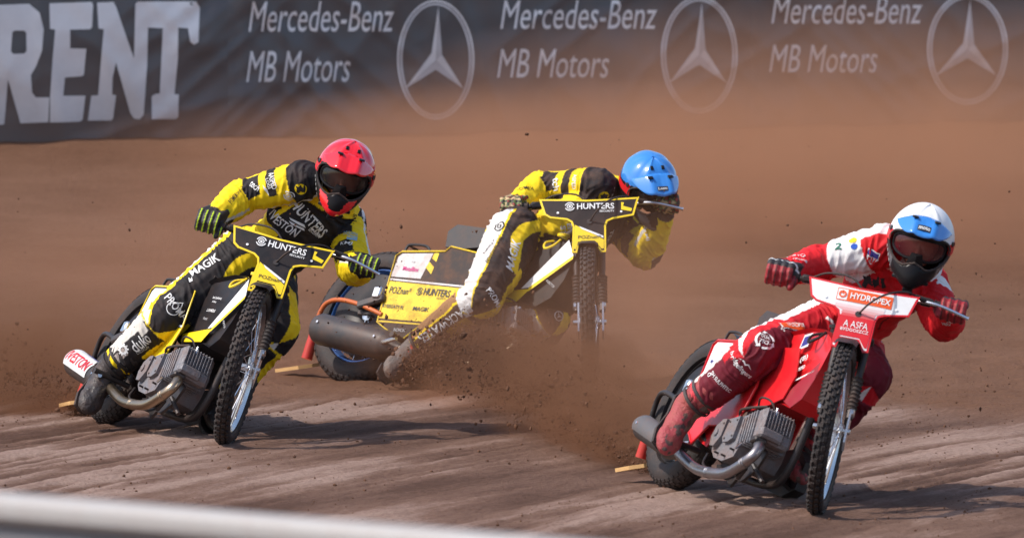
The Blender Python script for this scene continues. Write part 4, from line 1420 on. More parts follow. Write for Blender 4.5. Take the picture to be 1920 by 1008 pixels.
def make_boot(root, base, knee, ankle, toe, style):
    k, a, t = V(knee), V(ankle), V(toe)
    sh = (k - a).normalized()
    ft = (t - a)
    mb = MB()
    top = a + sh * .135
    capsule(mb, top, a + sh * .03, .074, .066)
    capsule(mb, a + sh * .03, a, .066, .062)
    fd = ft.normalized()
    sd = sh.cross(fd).normalized()
    sole_n = fd.cross(sd).normalized()
    if sole_n.dot(sh) < 0:
        sole_n = -sole_n
    heel = a - fd * .045 - sole_n * .045
    capsule(mb, a, heel, .058, .048)
    ball = a + ft * .72 - sole_n * .022
    capsule(mb, a - sole_n * .02, ball, .060, .046)
    ellipsoid(mb, ball, (fd, sd, sole_n), (.085, .060, .042))
    ellipsoid(mb, a + ft * .40 - sole_n * .035, (fd, sd, sole_n), (.13, .054, .044))
    n0 = len(mb.v)
    v_, f_, nr = fused(mb, .0048, 3)
    rel = v_ - np.array(a)
    x, y, z = rel @ np.array(fd), rel @ np.array(sd), rel @ np.array(sole_n)
    s_ = rel @ np.array(sh)
    bz = np.array([noise.noise(V(p) * 26) for p in v_])
    v_ = v_ + nr * (.003 * bz)[:, None]
    c = pick(len(v_), (.03, .03, .033))
    if style == 'silver':
        c[:] = (.13, .125, .12)
        q = np.array([noise.noise(V(p) * 38 + V((4, 0, 0))) for p in v_])
        c[(q > .12) & (s_ > .02)] = YEL
        c[(q < -.22) & (s_ > .0)] = srgb(190, 50, 30)
        c[z < -.05] = BLK
    elif style == 'pink':
        c[:] = srgb(160, 58, 68)
        c[(s_ > .045) & (y * 1 > .012) & (x > -.06)] = (.10, .09, .085)
        c[(np.abs(s_ + .005) < .032) & (y > .018)] = (.20, .17, .14)
        q = np.array([noise.noise(V(p) * 45 + V((9, 0, 0))) for p in v_])
        c[(q > .18) & (np.abs(y) < .035) & (s_ < .02)] = (.06, .045, .045)
        c[z < -.055] = (.10, .05, .05)
    else:
        c[(np.abs(z + .045) < .004)] = (.10, .10, .10)
        c[(s_ > .085) & (s_ < .10)] = (.09, .09, .09)
    o = skin_object('boot', v_, f_, c, 'boot' if style == 'black' else 'boot_muddy', root, base)
    sl = [(-.085, -.026), (-.05, -.042), (.04, -.036), (.13, -.048), (.19, -.034), (.20, 0), (.19, .034), (.13, .048), (.04, .036), (-.05, .042), (-.085, .026)]
    so_ = MB().plate(sl, a - sole_n * .078 - V(base), fd * 1.08, sd * 1.08, .014)
    so_.build('sole', 'black_rubber', o)
    # buckle straps
    for h_ in (.035, .085):
        c0 = a + sh * h_
        r_ = .0725
        pts = [c0 + (fd * cos(q) * 1.0 + sd * sin(q)) * r_ for q in [2 * pi * i / 20 for i in range(20)]]
        w = MB().lathe(c0 - sh * .008, sh, [(0, r_), (.002, r_ + .003), (.014, r_ + .003), (.016, r_)], 24, caps=False)
        w.v = [p - V(base) for p in w.v]
        w.build('strap', 'dark_steel' if style != 'pink' else 'seat_vinyl', o)
    return o

def make_helmet(root, base, head, S):
    hd, hf, hu, hl = head
    c0 = hd + hu * .018
    HS = S.get('scale', 1.07)
    def rad(az, el):
        return HS * rad0(az, el)
    def rad0(az, el):
        x, y, z = cos(el) * cos(az), cos(el) * sin(az), sin(el)
        a = .138 if x > 0 else .148
        c_ = .138 if z > 0 else .150
        r = 1 / math.sqrt((x / a) ** 2 + (y / .122) ** 2 + (z / c_) ** 2)
        r += .058 * math.exp(-(az / R(40)) ** 2) * math.exp(-((el + R(40)) / R(19)) ** 2)
        r += .014 * math.exp(-(az / R(13)) ** 2) * math.exp(-((el + R(38)) / R(16)) ** 2)
        r -= .010 * math.exp(-((abs(az) - R(95)) / R(25)) ** 2) * math.exp(-((el + R(45)) / R(20)) ** 2)
        r += .004 * math.exp(-((abs(az) - R(30)) / R(8)) ** 2) * (1 if el > R(25) else 0) * min(1, (el - R(25)) / R(15))
        if S.get('facet') and el > R(15):
            r += .004 * abs(sin(az * 3.5)) * min(1, (el - R(15)) / R(20)) * max(0, cos(el)) 
        return r
    def pt(az, el, k=1., add=0.):
        r = rad(az, el) * k + add
        return c0 + (hf * cos(el) * cos(az) + hl * cos(el) * sin(az) + hu * sin(el)) * r - V(base)
    na, ne = 120, 76
    e0, e1 = R(-62), R(90)
    def port(az, el):
        # eye opening with rounded ends and a nose dip
        x = abs(az) / R(63)
        top = R(22) * math.sqrt(max(0, 1 - x ** 4)) 
        bot = -R(24) * math.sqrt(max(0, 1 - x ** 4)) + R(7) * math.exp(-(az / R(11)) ** 2)
        return x < 1 and bot < el < top
    mb = MB()
    vs_, azs = [], []
    for j in range(ne + 1):
        el = e0 + (e1 - e0) * j / ne
        for i in range(na):
            az = -pi + 2 * pi * i / na
            vs_.append(pt(az, min(el, R(89.9))))
    fs, ms_ = [], []
    for j in range(ne):
        for i in range(na):
            az = -pi + 2 * pi * (i + .5) / na; el = e0 + (e1 - e0) * (j + .5) / ne
            if port(az, el):
                continue
            fs.append([j * na + i, j * na + (i + 1) % na, (j + 1) * na + (i + 1) % na, (j + 1) * na + i])
            ms_.append(S['zone'](math.degrees(az), math.degrees(el)))
    mb.add(vs_, fs); mb.m = ms_
    shell = mb.build('helmet', S['mats'], root, smooth=60)
    so = shell.modifiers.new('thickness', 'SOLIDIFY'); so.thickness = .008; so.offset = -1
    # soft trim round the opening and along the neck edge
    edge = []
    for k in range(72):
        q = 2 * pi * k / 72
        az = R(63) * (abs(cos(q)) ** .55) * (1 if cos(q) > 0 else -1)
        x = abs(az) / R(63)
        el = (R(22) if sin(q) > 0 else -R(24)) * math.sqrt(max(0, 1 - x ** 4)) + (R(7) * math.exp(-(az / R(11)) ** 2) if sin(q) < 0 else 0)
        edge.append(pt(az, el))
    MB().tube(edge, .0052, 6, closed=True).build('eyeport_trim', 'black_rubber', shell)
    MB().tube([pt(2 * pi * k / 48, e0) for k in range(48)], .006, 6, closed=True).build('neck_trim', 'black_rubber', shell)
    # goggles: frame and lens just inside the opening
    def gp(az, el, k):
        x, y, z = cos(el) * cos(az), cos(el) * sin(az), sin(el)
        r = 1 / math.sqrt((x / .128) ** 2 + (y / .112) ** 2 + (z / .138) ** 2) * k * HS
        return c0 + (hf * x + hl * y + hu * z) * r - V(base)
    fr = []
    for k in range(60):
        q = 2 * pi * k / 60
        az = R(54) * (abs(cos(q)) ** .6) * (1 if cos(q) > 0 else -1)
        el = (R(19) if sin(q) > 0 else -R(20)) * (abs(sin(q)) ** .7) + (R(7) * math.exp(-(az / R(10)) ** 2) if sin(q) < 0 else 0)
        fr.append((az, el))
    gog = MB().tube([gp(a, e, .985) for a, e in fr], .0075, 8, closed=True).build('goggles', S['goggle'], shell)
    lm = MB()
    rings = 5
    lv = [gp(0, R(1), 1.01)]
    for r_ in range(1, rings + 1):
        lv += [gp(a * r_ / rings, R(1) + (e - R(1)) * r_ / rings, 1.0) for a, e in fr]
    lf = [[0, 1 + i, 1 + (i + 1) % 60] for i in range(60)]
    for r_ in range(rings - 1):
        o = 1 + r_ * 60
        lf += [[o + i, o + 60 + i, o + 60 + (i + 1) % 60, o + (i + 1) % 60] for i in range(60)]
    lm.add(lv, lf).build('lens', S.get('lens', 'goggle_lens'), gog, smooth=80)
    for s_ in (-1, 1):
        st_ = []
        for k in range(9):
            az = s_ * (R(60) + R(70) * k / 8)
            for de_ in (-R(7), R(7)):
                st_.append(pt(az, R(2) + de_, 1.0, .004))
        MB().add(st_, [[2 * k, 2 * k + 1, 2 * k + 3, 2 * k + 2] for k in range(8)]).build('goggle_strap', S['strap'], gog, smooth=60)
        for k in range(6):
            az = s_ * R(38 + 6 * k); el = R(-46 + 5.2 * k)
            q0 = [pt(az + R(a_), el + R(b_), 1.0, .002) for a_, b_ in ((0, 0), (3.2, 2.6), (1.4, 6.2), (-1.8, 3.6))]
            MB().add(q0, [[0, 1, 2, 3]]).build('side_mark', 'grey_print', shell, smooth=0)
    # nose guard
    MB().add([gp(R(-9), R(-6), 1.03), gp(R(9), R(-6), 1.03), gp(R(14), R(-24), 1.10), gp(0, R(-27), 1.22), gp(R(-14), R(-24), 1.10), gp(0, R(-8), 1.12)], [[0, 5, 4], [5, 3, 4], [5, 1, 2], [5, 2, 3], [0, 1, 5]]).build('nose_guard', S['nose'], gog, smooth=0)
    # peak
    PK = S['peak']
    pv, pf = [], []
    nu, nv = 28, 9
    for j in range(nv + 1):
        s_ = j / nv
        for i in range(nu + 1):
            az = R(-66) + R(132) * i / nu
            q = 1 - (abs(az) / R(66)) ** 3.2
            el = R(PK['el']) - R(24) * (abs(az) / R(66)) ** 2
            bp_ = pt(az, el, 1.0, .003)
            ridge = .006 * math.exp(-((abs(az) - R(24)) / R(6)) ** 2) - .004 * math.exp(-(az / R(9)) ** 2)
            f_ = hf * (PK['len'] * s_ * (q ** .8)) + hu * (PK['rise'] * s_ * q + ridge * min(1, s_ * 3)) - hu * (.022 * s_ * s_ * q)
            pv.append(bp_ + f_)
    for j in range(nv):
        for i in range(nu):
            pf.append([j * (nu + 1) + i, j * (nu + 1) + i + 1, (j + 1) * (nu + 1) + i + 1, (j + 1) * (nu + 1) + i])
    pk = MB().add(pv, pf).build('peak', PK['mat'], shell, smooth=50)
    sm = pk.modifiers.new('thickness', 'SOLIDIFY'); sm.thickness = .005; sm.offset = 0
    for s_ in (-1, 1):
        a0 = R(30) * s_
        q = pt(a0, R(PK['el']), 1.0, .006) + hf * PK['len'] * .35 + hu * (PK['rise'] * .35 + .004)
        MB().box(q, (.020, .026, .006), .002, axes=(hf, hl, hu)).build('vent', 'helmet_black', pk)
        q = pt(R(22) * s_, R(62), 1.0, .001)
        nrm = (hf * .35 + hu * .9).normalized()
        if S.get('facet'):
            MB().box(q, (.022, .014, .006), .002, axes=(hl.cross(nrm), hl, nrm)).build('vent', 'helmet_black', shell)
        # side vents and screws
        q = pt(R(70) * s_, R(14), 1.0, .002)
        nv_ = (hf * cos(R(70)) + hl * sin(R(70)) * s_ + hu * .15).normalized()
        MB().lathe(q, nv_, [(0, .011), (.003, .010), (.004, .004)], 12).build('screw', 'dark_steel', shell)
        q = pt(R(24) * s_, R(-40), 1.0, .001)
        nv_ = (hf * .85 + hl * .4 * s_ - hu * .25).normalized()
        MB().box(q, (.004, .026, .014), .0015, axes=(nv_, nv_.cross(hu).normalized(), hu)).build('chin_vent', 'helmet_black', shell)
    MB().box(pt(0, R(-44), 1.0, .001), (.005, .040, .022), .002, axes=((hf * .9 - hu * .3).normalized(), hl, hu)).build('mouth_grille', S['nose'], shell)
    return shell, pk, pt

def body_print(parent, bvh, base, part, px, py, ang, colr, step=.012, name='lettering', lift=.0028):
    """2-D part in metres laid on the cloth round the point seen at (px, py); ang = slope of its baseline"""
    d = ray(px, py).normalized()
    hit, nrm, i, dist = bvh.ray_cast(CAM, d)
    if hit is None:
        return None
    # even out the folds for a stable frame
    ns = nrm.copy()
    for a_, b_ in ((6, 0), (-6, 0), (0, 6), (0, -6)):
        h2 = bvh.ray_cast(CAM, ray(px + a_, py + b_).normalized())
        if h2[0] is not None and (h2[0] - hit).length < .08:
            ns += h2[1]
    ns.normalize()
    im = V((1, 0, 0)) * cos(R(ang)) + CAM_UP * sin(R(ang))
    U = (im - ns * im.dot(ns)).normalized()
    W = ns.cross(U)
    v2, f2 = gridcut(part[0], part[1], step)
    out, ok = [], []
    for a_, b_ in v2:
        p = hit + U * float(a_) + W * float(b_)
        h3 = bvh.ray_cast(p + ns * .05, -ns, .14)
        if h3[0] is None:
            h3 = bvh.find_nearest(p)
        q = h3[0] + h3[1] * lift
        out.append(q - V(base)); ok.append((q - p).length < .07)
    fs = [f for f in f2 if all(ok[k] for k in f)]
    if not fs:
        return None
    o = MB().add(out, fs).build(name, 'suit', parent, smooth=60, recalc=False)
    color_attr(o.data, colr)
    return o
def zone_dirtbike(az, el):
    if el > 21 - .0018 * az * az * .6 and el > -5:
        return 0
    if (el < -33 and abs(az) < 30 + (el + 33) * .5) or (-33 <= el < -24 and 9 + (el + 33) < abs(az) < 30 + (el + 33) * .9):
        return 2
    if 62 < abs(az) < 78 and 2 < el < 24:
        return 3
    return 1
def zone_white(az, el):
    if el > 14 or (abs(az) > 80 and el > 2):
        return 0
    if 58 < abs(az) < 82 and -4 < el < 22:
        return 3
    if abs(az) > 40 and el < -18 and abs(az) < 75:
        return 2
    return 1
HEL = [dict(mats=['helmet_red', 'helmet_black', 'helmet_red', 'helmet_red'], zone=zone_dirtbike, goggle='helmet_black', nose='helmet_black', strap='red_print', facet=True, peak=dict(el=52, len=.100, rise=-.030, mat='helmet_red')),
       dict(mats=['helmet_blue', 'helmet_black', 'helmet_grey', 'helmet_red'], zone=zone_dirtbike, goggle='helmet_black', nose='helmet_black', strap='red_print', facet=True, peak=dict(el=52, len=.105, rise=-.030, mat='helmet_blue')),
       dict(mats=['helmet_white', 'helmet_black', 'helmet_grey', 'helmet_red'], zone=zone_white, goggle='helmet_black', nose='helmet_black', strap='red_print', lens='goggle_lens_red', scale=1.12, facet=False, peak=dict(el=55, len=.098, rise=-.034, mat='helmet_blue'))]
HEADF = [((-.06, -.96, -.26), (.33, 0, 1)), ((.30, -.80, -.52), (.10, -.4, 1)), ((-.10, -.96, -.22), (.28, 0, 1))]
TOE = [(-.085, -.17, -.150), (-.10, -.16, -.085), (-.10, -.17, -.165)]
LTOE = [(.02, -.20, -.055), (.0, -.20, -.03), (-.02, -.20, -.06)]
STYLE = [('neon', 'black'), ('camo', 'silver'), ('redglove', 'pink')]
PLAB = ['speedway rider in yellow and black suit with red helmet', 'speedway rider in yellow and black suit with blue helmet, crouched low behind the bars', 'speedway rider in red suit with white helmet and blue peak']
RIDERS = []
def slide(p, m):
    p = V(p)
    return tuple(CAM + (p - CAM) * (1 - m / p.y))
for i in range(3):
    J = dict(JOINTS[i])
    hv = V(J['Lh']) - V(J['Rh'])
    J['Lh'] = tuple(V(J['Lh']) + hv.normalized() * .018); J['Rh'] = tuple(V(J['Rh']) - hv.normalized() * .018)
    if i == 2:
        for k_, dz in (('Rp', -.028), ('Rk', -.022)):
            J[k_] = (J[k_][0], J[k_][1], J[k_][2] + dz)
    if i != 1:
        J['Ra'] = slide(J['Ra'], .10); J['Rk'] = slide(J['Rk'], .07)
    base = V(((J['Rp'][0] + J['Lp'][0]) / 2, (J['Rp'][1] + J['Lp'][1]) / 2, 0))
    root = empty('person', Matrix.Translation(base))
    tag(root, PLAB[i], 'person', 'riders in the bend')
    paint = dict(head_f=HEADF[i][0], head_u=HEADF[i][1], fn=paint_red if i == 2 else paint_yellow(i == 1))
    body, bvh, head = make_body(J, root, base, paint, i == 1)
    for s_ in 'RL':
        make_glove(root, base, J, s_, BIKES[i][1], BQ[i][4], STYLE[i][0])
    make_boot(root, base, J['Rk'], J['Ra'], V(J['Ra']) + V(TOE[i]), STYLE[i][1])
    make_boot(root, base, J['Lk'], J['La'], V(J['La']) + V(LTOE[i]), STYLE[i][1])
    hel = make_helmet(root, base, head, HEL[i])
    RIDERS.append((root, body, bvh, head, base, hel))

# ------------------------------------------------------------------ lettering and marks on suits
W_, K_, Y__, G_ = (.80, .80, .80), (.018, .018, .02), YEL, (.45, .45, .46)
S1 = 435.
def bp(i, body, px, py, ang, wpx, hpx, c, bold=.012, shear=0., sc=S1, lift=.0028):
    root, bo, bvh, head, base, hel = RIDERS[i]
    body_print(bo, bvh, base, tpart(body, wpx / sc, hpx / sc, bold, shear), px, py, ang, c, lift=lift)
def bm_(i, part, px, py, ang, c, size, name='emblem', lift=.0022):
    root, bo, bvh, head, base, hel = RIDERS[i]
    body_print(bo, bvh, base, scaled(part, size), px, py, ang, c, name=name, lift=lift)
def rect(w, h):
    return np.array([(-w / 2, -h / 2), (w / 2, -h / 2), (w / 2, h / 2), (-w / 2, h / 2)]), [[0, 1, 2, 3]]
cat_mark = polys2d([[[(-.45, -.3), (-.3, .1), (-.42, .4), (-.12, .3), (.1, .48), (.2, .2), (.45, .1), (.3, -.35), (0, -.15), (-.2, -.45)]]])
# rider in the red helmet
bm_(0, eye_emblem(), 541, 368, -38, W_, .050)
bp(0, 'HUNTERS', 582, 412, -47, 92, 22, W_, .03)
bp(0, 'SECURITY', 590, 436, -47, 34, 8, W_, .015)
bp(0, 'IVESTON', 532, 420, -35, 68, 20, W_, .03, .25)
bm_(0, polys2d([[[(-.5, .02), (.35, .18), (.5, .08), (-.35, -.05)]], [[(-.4, -.14), (.45, .02), (.55, -.08), (-.2, -.20)]]]), 556, 419, -38, W_, .085)
bm_(0, disc2d(0, 0, .5), 563, 355, 0, Y__, .052)
bm_(0, cat_mark, 563, 355, 10, K_, .044, lift=.0045)
bp(0, 'AASPED', 511, 338, -70, 34, 11, W_, .02)
bp(0, 'LOGI', 503, 344, -70, 20, 6, W_, .01)
bp(0, 'tech', 478, 348, -38, 22, 13, W_, .03, .2)
bm_(0, polys2d([[[(-.5, .3), (.1, .1), (.5, -.45), (-.1, -.1)]]]), 499, 356, -20, W_, .045)
bp(0, 'POMEX', 437, 372, 55, 30, 9, K_, .006)
bp(0, 'ZONE', 446, 362, 55, 22, 6, K_, .006)
bp(0, 'MAGIK', 383, 497, 46, 66, 20, W_, .018, .2)
bm_(0, polys2d([[[(-.5, -.3), (0, .5), (.1, 0), (.5, .3), (.1, -.45)]]]), 357, 524, 46, W_, .030)
bp(0, 'PROMA', 331, 576, -50, 56, 15, W_, .006)
bm_(0, merge2d(ring2d(0, 0, .40, .35, 30, 1, R(160), R(420)), polys2d([[[(-.38, .12), (.1, .75), (.14, .72), (-.33, .1)]], [[(.1, .75), (.42, .1), (.37, .08), (.06, .72)]]])), 325, 578, -50, W_, .075)
bp(0, 'duko', 265, 640, 38, 46, 24, W_, .012)
bp(0, 'DESIGN', 268, 655, 38, 28, 6, G_, .006)
gear = merge2d(ring2d(0, 0, .42, .22, 24), *[polys2d([[[(cos(R(a - 9)) * .40, sin(R(a - 9)) * .40), (cos(R(a - 7)) * .54, sin(R(a - 7)) * .54), (cos(R(a + 7)) * .54, sin(R(a + 7)) * .54), (cos(R(a + 9)) * .40, sin(R(a + 9)) * .40)]]]) for a in range(0, 360, 36)])
bm_(0, gear, 231, 655, 38, W_, .052)
bp(0, 'DRUKARNIA', 658, 437, -8, 26, 7, srgb(150, 190, 215), .006)
bm_(0, rect(.9, .5), 660, 446, -8, srgb(150, 190, 215), .05)
bp(0, 'KMJ', 648, 456, -12, 24, 9, W_, .02)
bp(0, 'NS', 664, 408, 75, 14, 12, K_, .01)
bm_(0, merge2d(disc2d(-.3, -.1, .16, 6), disc2d(0, .15, .16, 6), disc2d(.3, -.1, .16, 6)), 566, 318, -20, K_, .034)
# rider in the blue helmet
S1 = 410.
bp(1, 'tch', 1043, 345, -80, 24, 14, W_, .03, sc=410)
bp(1, 'ASPED', 1077, 340, -88, 28, 9, W_, .02, sc=410)
bp(1, 'POMEX', 985, 352, 25, 34, 8, K_, .006, sc=410)
bm_(1, disc2d(0, 0, .5), 1132, 368, 0, Y__, .050)
bm_(1, cat_mark, 1132, 368, 10, K_, .042, lift=.0045)
bp(1, 'EN', 1068, 428, -85, 18, 10, W_, .03, sc=410)
bp(1, 'ST', 1056, 432, -85, 18, 10, W_, .03, sc=410)
bp(1, 'TERS', 1142, 446, -80, 38, 11, W_, .03, sc=410)
bp(1, 'KMJ', 1212, 440, -72, 22, 8, W_, .02, sc=410)
bp(1, 'MAGIK', 962, 478, 62, 66, 18, W_, .018, .2, sc=410)
bp(1, 'PROMA', 928, 560, -55, 44, 12, W_, .006, sc=410)
bp(1, 'Bank Spoldzielczy', 926, 468, -102, 66, 8, K_, .012, sc=410)
bp(1, 'w Poznaniu', 918, 462, -102, 36, 6, K_, .006, sc=410)
bm_(1, merge2d(ring2d(0, 0, .5, .38, 28), ring2d(0, 0, .22, .12, 16)), 936, 424, 20, K_, .052)
bp(1, 'BLACKWATER', 836, 606, 213, 128, 17, W_, .02, sc=410)
bm_(1, merge2d(ring2d(0, 0, .5, .43, 28), polys2d([[[(0, .45), (.05, 0), (-.05, 0)]], [[(-.4, -.25), (.03, .05), (.03, -.06)]], [[(.4, -.25), (-.03, .05), (-.03, -.06)]]])), 1048, 592, 10, W_, .045)
# rider in red
bp(2, 'MOTO', 1492, 479, 20, 34, 9, W_, .01, sc=460)
bp(2, 'racing', 1500, 487, 18, 30, 7, W_, .006, .2, sc=460)
bp(2, '2', 1572, 461, -10, 14, 14, srgb(30, 110, 90), .02, sc=460)
bm_(2, disc2d(0, 0, .5, 12, .7), 1599, 450, 0, srgb(245, 205, 30), .036)
bm_(2, disc2d(0, 0, .5, 12, .8), 1602, 462, 0, srgb(40, 90, 190), .030)
shield = polys2d([[[(-.42, .5), (.42, .42), (.38, -.05), (-.05, -.55), (-.40, -.1)]]])
bm_(2, shield, 1637, 482, -12, W_, .066)
bm_(2, polys2d([[[(-.36, .42), (.36, .36), (.35, .02), (-.36, .05)]]]), 1637, 482, -12, srgb(50, 50, 130), .066, lift=.0045)
for k_ in (-.26, -.04, .18):
    bm_(2, polys2d([[[(k_, 0), (k_ + .1, 0), (k_ * .4 + .04, -.4), (k_ * .4 - .04, -.4)]]]), 1637, 482, -12, RED, .066, lift=.0046)
bm_(2, cat_mark, 1628, 527, 0, K_, .060)
bm_(2, scaled(cat_mark, -1, 1), 1648, 530, 0, K_, .060)
bm_(2, polys2d([[[(-.5, -.4), (.3, -.5), (.5, .3), (-.3, .5)]]]), 1643, 590, 0, K_, .035)
bm_(2, rect(1.0, .38), 1486, 612, 22, W_, .118)
bm_(2, rect(.92, .30), 1486, 612, 22, srgb(232, 88, 30), .118, lift=.0050)
bp(2, 'HYDROPEX', 1491, 611, 22, 36, 9, W_, .012, sc=460, lift=.0072)
bm_(2, merge2d(ring2d(0, 0, .45, .25, 20, 1), polys2d([[[(0, .7), (.1, .3), (-.1, .3)]]])), 1467, 620, 22, W_, .022, lift=.0072)
bm_(2, merge2d(ring2d(0, 0, .5, .40, 24, 1, R(20), R(110)), ring2d(0, 0, .5, .40, 24, 1, R(140), R(230)), ring2d(0, 0, .5, .40, 24, 1, R(260), R(350)), *[polys2d([[[(cos(R(a)) * .33, sin(R(a)) * .33), (cos(R(a)) * .57, sin(R(a)) * .57), (cos(R(a + 22)) * .45, sin(R(a + 22)) * .45)]]]) for a in (108, 228, 348)]), 1436, 637, -20, W_, .080)
bp(2, 'DUAL', 1437, 632, -22, 20, 8, W_, .02, sc=460)
bp(2, 'TECH', 1434, 641, -22, 22, 8, W_, .02, sc=460)
bp(2, 'bridgefingers', 1386, 688, -48, 58, 13, W_, .012, .2, sc=460)
bm_(2, polys2d([[[(-.5, .0), (-.1, .16), (.05, .06), (.2, .18), (.5, -.05), (.2, .08), (.05, -.06), (-.1, .06)]]]), 1396, 682, -40, W_, .075)
bp(2, 'SH SULPHTEC', 1350, 717, -42, 50, 8, W_, .018, sc=460)
bm_(2, ring2d(0, 0, .5, .3, 20), 1330, 702, -42, W_, .018)
bp(2, 'ABEX', 1775, 607, 40, 22, 8, W_, .01, sc=460)

# helmet labels
def peak_label(i, body, w, h, c, s_=.62):
    root, bo, bvh, head, base, (shell, pk, pt) = RIDERS[i]
    hd, hf, hu, hl = head
    P = HEL[i]['peak']
    def q(a, t_):
        az = a / .13
        bp_ = pt(az, R(P['el']) - R(24) * (abs(az) / R(66)) ** 2, 1.0, .003)
        return bp_ + hf * P['len'] * t_ + hu * (P['rise'] * t_ - .022 * t_ * t_ + .0055 - .004)
    a, f = rect(w, h)
    for part, m, lf in ((gridcut(*rect(w, h), .01), 'black_print', .003), (gridcut(*scaled(text2d(body, .02), w * .86, h * .62), .01), c, .0045)):
        # viewer's right is the rider's left
        MB().add([q(float(u), s_ - float(v) / P['len'] * .8) + (hu + hf * .6).normalized() * lf for u, v in part[0]], part[1]).build('peak_label', m, pk, smooth=0, recalc=False)
peak_label(1, 'Leatt', .070, .022, 'white_print', .72)
peak_label(2, 'moto', .078, .030, 'white_print', .66)

# ------------------------------------------------------------------ dust and flying dirt
def dust_material(name, dens, power, nscale, lo, hi, colr, streaky):
    m = bpy.data.materials.new(name)
    m.use_nodes = True
    nt = m.node_tree
    nt.nodes.remove(nt.nodes['Principled BSDF'])
    L = nt.links
    pv = N(nt, 'ShaderNodeVolumePrincipled')
    pv.inputs['Color'].default_value = (*colr, 1)
    pv.inputs['Anisotropy'].default_value = .1
    tc = N(nt, 'ShaderNodeTexCoord')
    ln = N(nt, 'ShaderNodeVectorMath', operation='LENGTH'); L.new(tc.outputs['Object'], ln.inputs[0])
    mr = N(nt, 'ShaderNodeMapRange'); L.new(ln.outputs['Value'], mr.inputs['Value'])
    mr.inputs['From Min'].default_value = 1; mr.inputs['From Max'].default_value = 0
    pw = N(nt, 'ShaderNodeMath', operation='POWER'); L.new(mr.outputs[0], pw.inputs[0]); pw.inputs[1].default_value = power
    pos = N(nt, 'ShaderNodeNewGeometry').outputs['Position']
    nz = N(nt, 'ShaderNodeTexNoise'); L.new(tc.outputs['Object'] if streaky else pos, nz.inputs['Vector'])
    nz.inputs['Scale'].default_value = nscale; nz.inputs['Detail'].default_value = 5; nz.inputs['Roughness'].default_value = .65
    n2 = N(nt, 'ShaderNodeMapRange'); L.new(nz.outputs['Fac'], n2.inputs['Value'])
    n2.inputs['From Min'].default_value = lo; n2.inputs['From Max'].default_value = hi
    mu = N(nt, 'ShaderNodeMath', operation='MULTIPLY'); L.new(pw.outputs[0], mu.inputs[0]); L.new(n2.outputs[0], mu.inputs[1])
    m2 = N(nt, 'ShaderNodeMath', operation='MULTIPLY'); L.new(mu.outputs[0], m2.inputs[0]); m2.inputs[1].default_value = dens
    L.new(m2.outputs[0], pv.inputs['Density'])
    L.new(pv.outputs[0], nt.nodes['Material Output'].inputs['Volume'])
    return m
v0_, f0_ = ico(3)
def dust(c, rad, dens, label, axis=None, power=1.2, nscale=1.6, lo=.25, hi=.65, colr=(.70, .50, .38), streaky=False):
    me = bpy.data.meshes.new('dust_cloud')
    me.from_pydata(v0_.tolist(), [], f0_.tolist())
    o = link_mesh('dust_cloud', me, None, [dust_material('dust', dens, power, nscale, lo, hi, colr, streaky)])
    q = V(axis).normalized().to_track_quat('X', 'Z').to_matrix().to_4x4() if axis else Matrix()
    o.matrix_world = Matrix.Translation(V(c)) @ q @ Matrix.Diagonal((*rad, 1))
    tag(o, label, kind='stuff')
    return o
# hanging dust over the outer track and the foot of the wall
BR, DK = (.60, .315, .188), (.33, .168, .098)
dust(at(1660, 330, 60.0), (3.3, 3.4, 1.00), .60, 'brown dust hanging before the wall at the right', power=.9, colr=BR)
dust(at(1000, 370, 60.5), (2.4, 2.6, .56), .60, 'brown dust hanging before the middle of the wall', power=.9, colr=BR)
dust(at(1330, 262, 62.6), (3.5, 1.2, .34), 1.1, 'brown dust low along the foot of the wall', power=.8, colr=BR)
dust(at(420, 560, 57.5), (3.2, 2.6, .55), .42, 'brown dust drifting behind the rider in the red helmet', colr=BR)
# roost from the rear wheels
A3 = on_ground(1235, 890)
ax3 = (-.26, .95, .055)
dust(A3 + V((-.20, .80, .14)), (1.05, .25, .18), 18, 'dark roost of dirt leaving the rear wheel of the red motorcycle', axis=ax3, power=1.1, nscale=3.4, lo=.40, hi=.64, colr=DK, streaky=True)
dust(at(1060, 722, 50.4), (2.0, .46, .30), 9, 'roost of dirt fanning out across the middle of the track', axis=ax3, nscale=3.0, lo=.40, hi=.66, colr=DK, streaky=True)
dust(at(1180, 600, 51.2), (.9, 1.5, .62), .7, 'brown dust before the blue-helmeted rider', nscale=2, lo=.3, colr=BR)
dust(at(1090, 742, 52.35), (1.0, .55, .22), 3.0, 'thick dust veiling the foot of the middle front wheel', power=.9, nscale=2, colr=BR)
dust(at(870, 650, 52.7), (.60, .26, .24), 7.0, 'brown dirt thrown round the boot of the blue-helmeted rider', power=1.0, nscale=3, lo=.36, hi=.66, colr=DK, streaky=True)
dust(at(10, 685, 52.4), (1.1, .9, .42), 7.5, 'brown roost behind the rear wheel at the left', nscale=2.6, lo=.38, colr=DK, streaky=True)
dust(at(110, 765, 51.9), (.45, .4, .14), 12, 'dark dirt spraying from the rear wheel at the left edge', nscale=3, lo=.34, colr=DK, streaky=True)
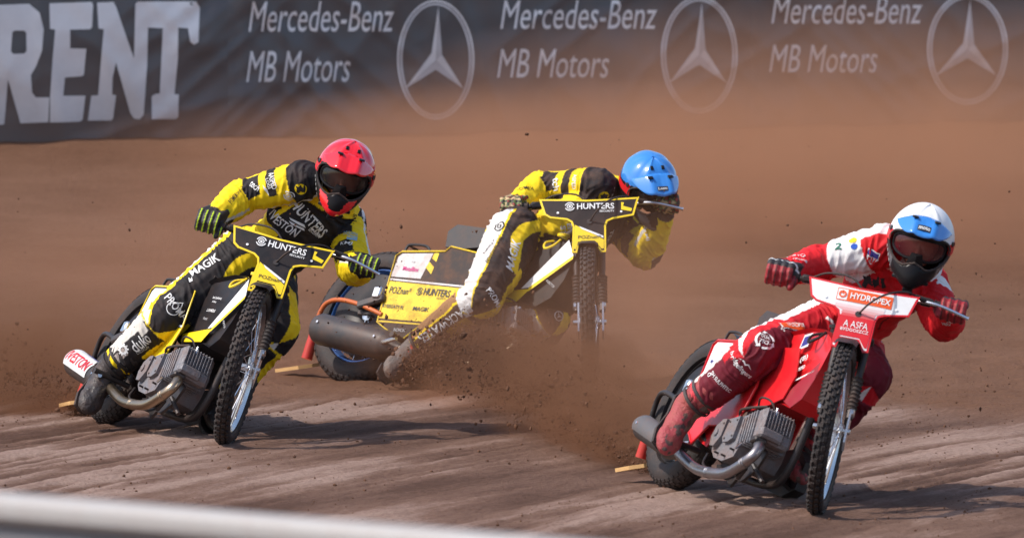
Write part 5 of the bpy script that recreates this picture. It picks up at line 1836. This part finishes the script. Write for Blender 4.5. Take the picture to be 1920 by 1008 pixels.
dust(at(610, 690, 53.9), (.5, .4, .16), 3, 'dust off the deflector of the middle motorcycle', nscale=3, lo=.34, colr=DK, streaky=True)
def spray(n, path, spread, smin, smax, label, grow=1.0):
    P = [V(p) for p in path]
    pts, sz = [], []
    for _ in range(n):
        t = rng.uniform() ** 1.2 * (len(P) - 1)
        k = min(int(t), len(P) - 2)
        c = P[k].lerp(P[k + 1], t - k)
        sp = spread * (.35 + grow * t / (len(P) - 1))
        p = c + V(rng.normal(0, 1, 3) * np.array([sp, sp * 1.6, sp * .6]))
        if p.z < .01:
            p.z = .01 + abs(p.z) * .3
        pts.append(tuple(p)); sz.append(min(smax, smin + rng.exponential((smax - smin) * .22)))
    clods('flying_dirt', pts, sz, label)
spray(5200, [at(750, 705, 53.2), at(810, 672, 53.0), at(880, 650, 52.85), at(980, 680, 52.6)], .10, .0012, .014, 'dirt clods flying round the boot of the blue-helmeted rider', .7)
spray(1800, [at(790, 715, 53.2), at(900, 742, 52.8)], .06, .0012, .014, 'dirt clods skimming the ground behind the middle rear wheel', .8)
spray(6500, [A3 + V((0, .1, .03)), at(1120, 790, 49.6), at(1000, 720, 51.0), at(860, 640, 52.3)], .11, .0010, .011, 'dirt clods in the roost of the red motorcycle', 1.3)
spray(2200, [at(215, 790, 51.5), at(100, 740, 52.1), at(-40, 650, 52.6)], .08, .0010, .011, 'dirt clods behind the rear wheel at the left', 1.2)
def airborne(n, u0, u1, w0, w1, Y0, Y1, label):
    pts, sz = [], []
    for _ in range(n):
        p = at(rng.uniform(u0, u1), rng.uniform(w0, w1), rng.uniform(Y0, Y1))
        if p.z < bank(p.x, p.y) + .02:
            continue
        pts.append(tuple(p)); sz.append(.0014 + rng.exponential(.0013))
    clods('airborne_dirt', pts, sz, label)
airborne(190, 1600, 1915, 500, 800, 47.5, 49.5, 'specks of dirt in the air right of the red motorcycle')
airborne(160, 520, 760, 380, 620, 50.5, 52.5, 'specks of dirt in the air between the two yellow motorcycles')
airborne(160, 20, 1900, 250, 700, 49, 55, 'scattered specks of dirt in the air over the track')
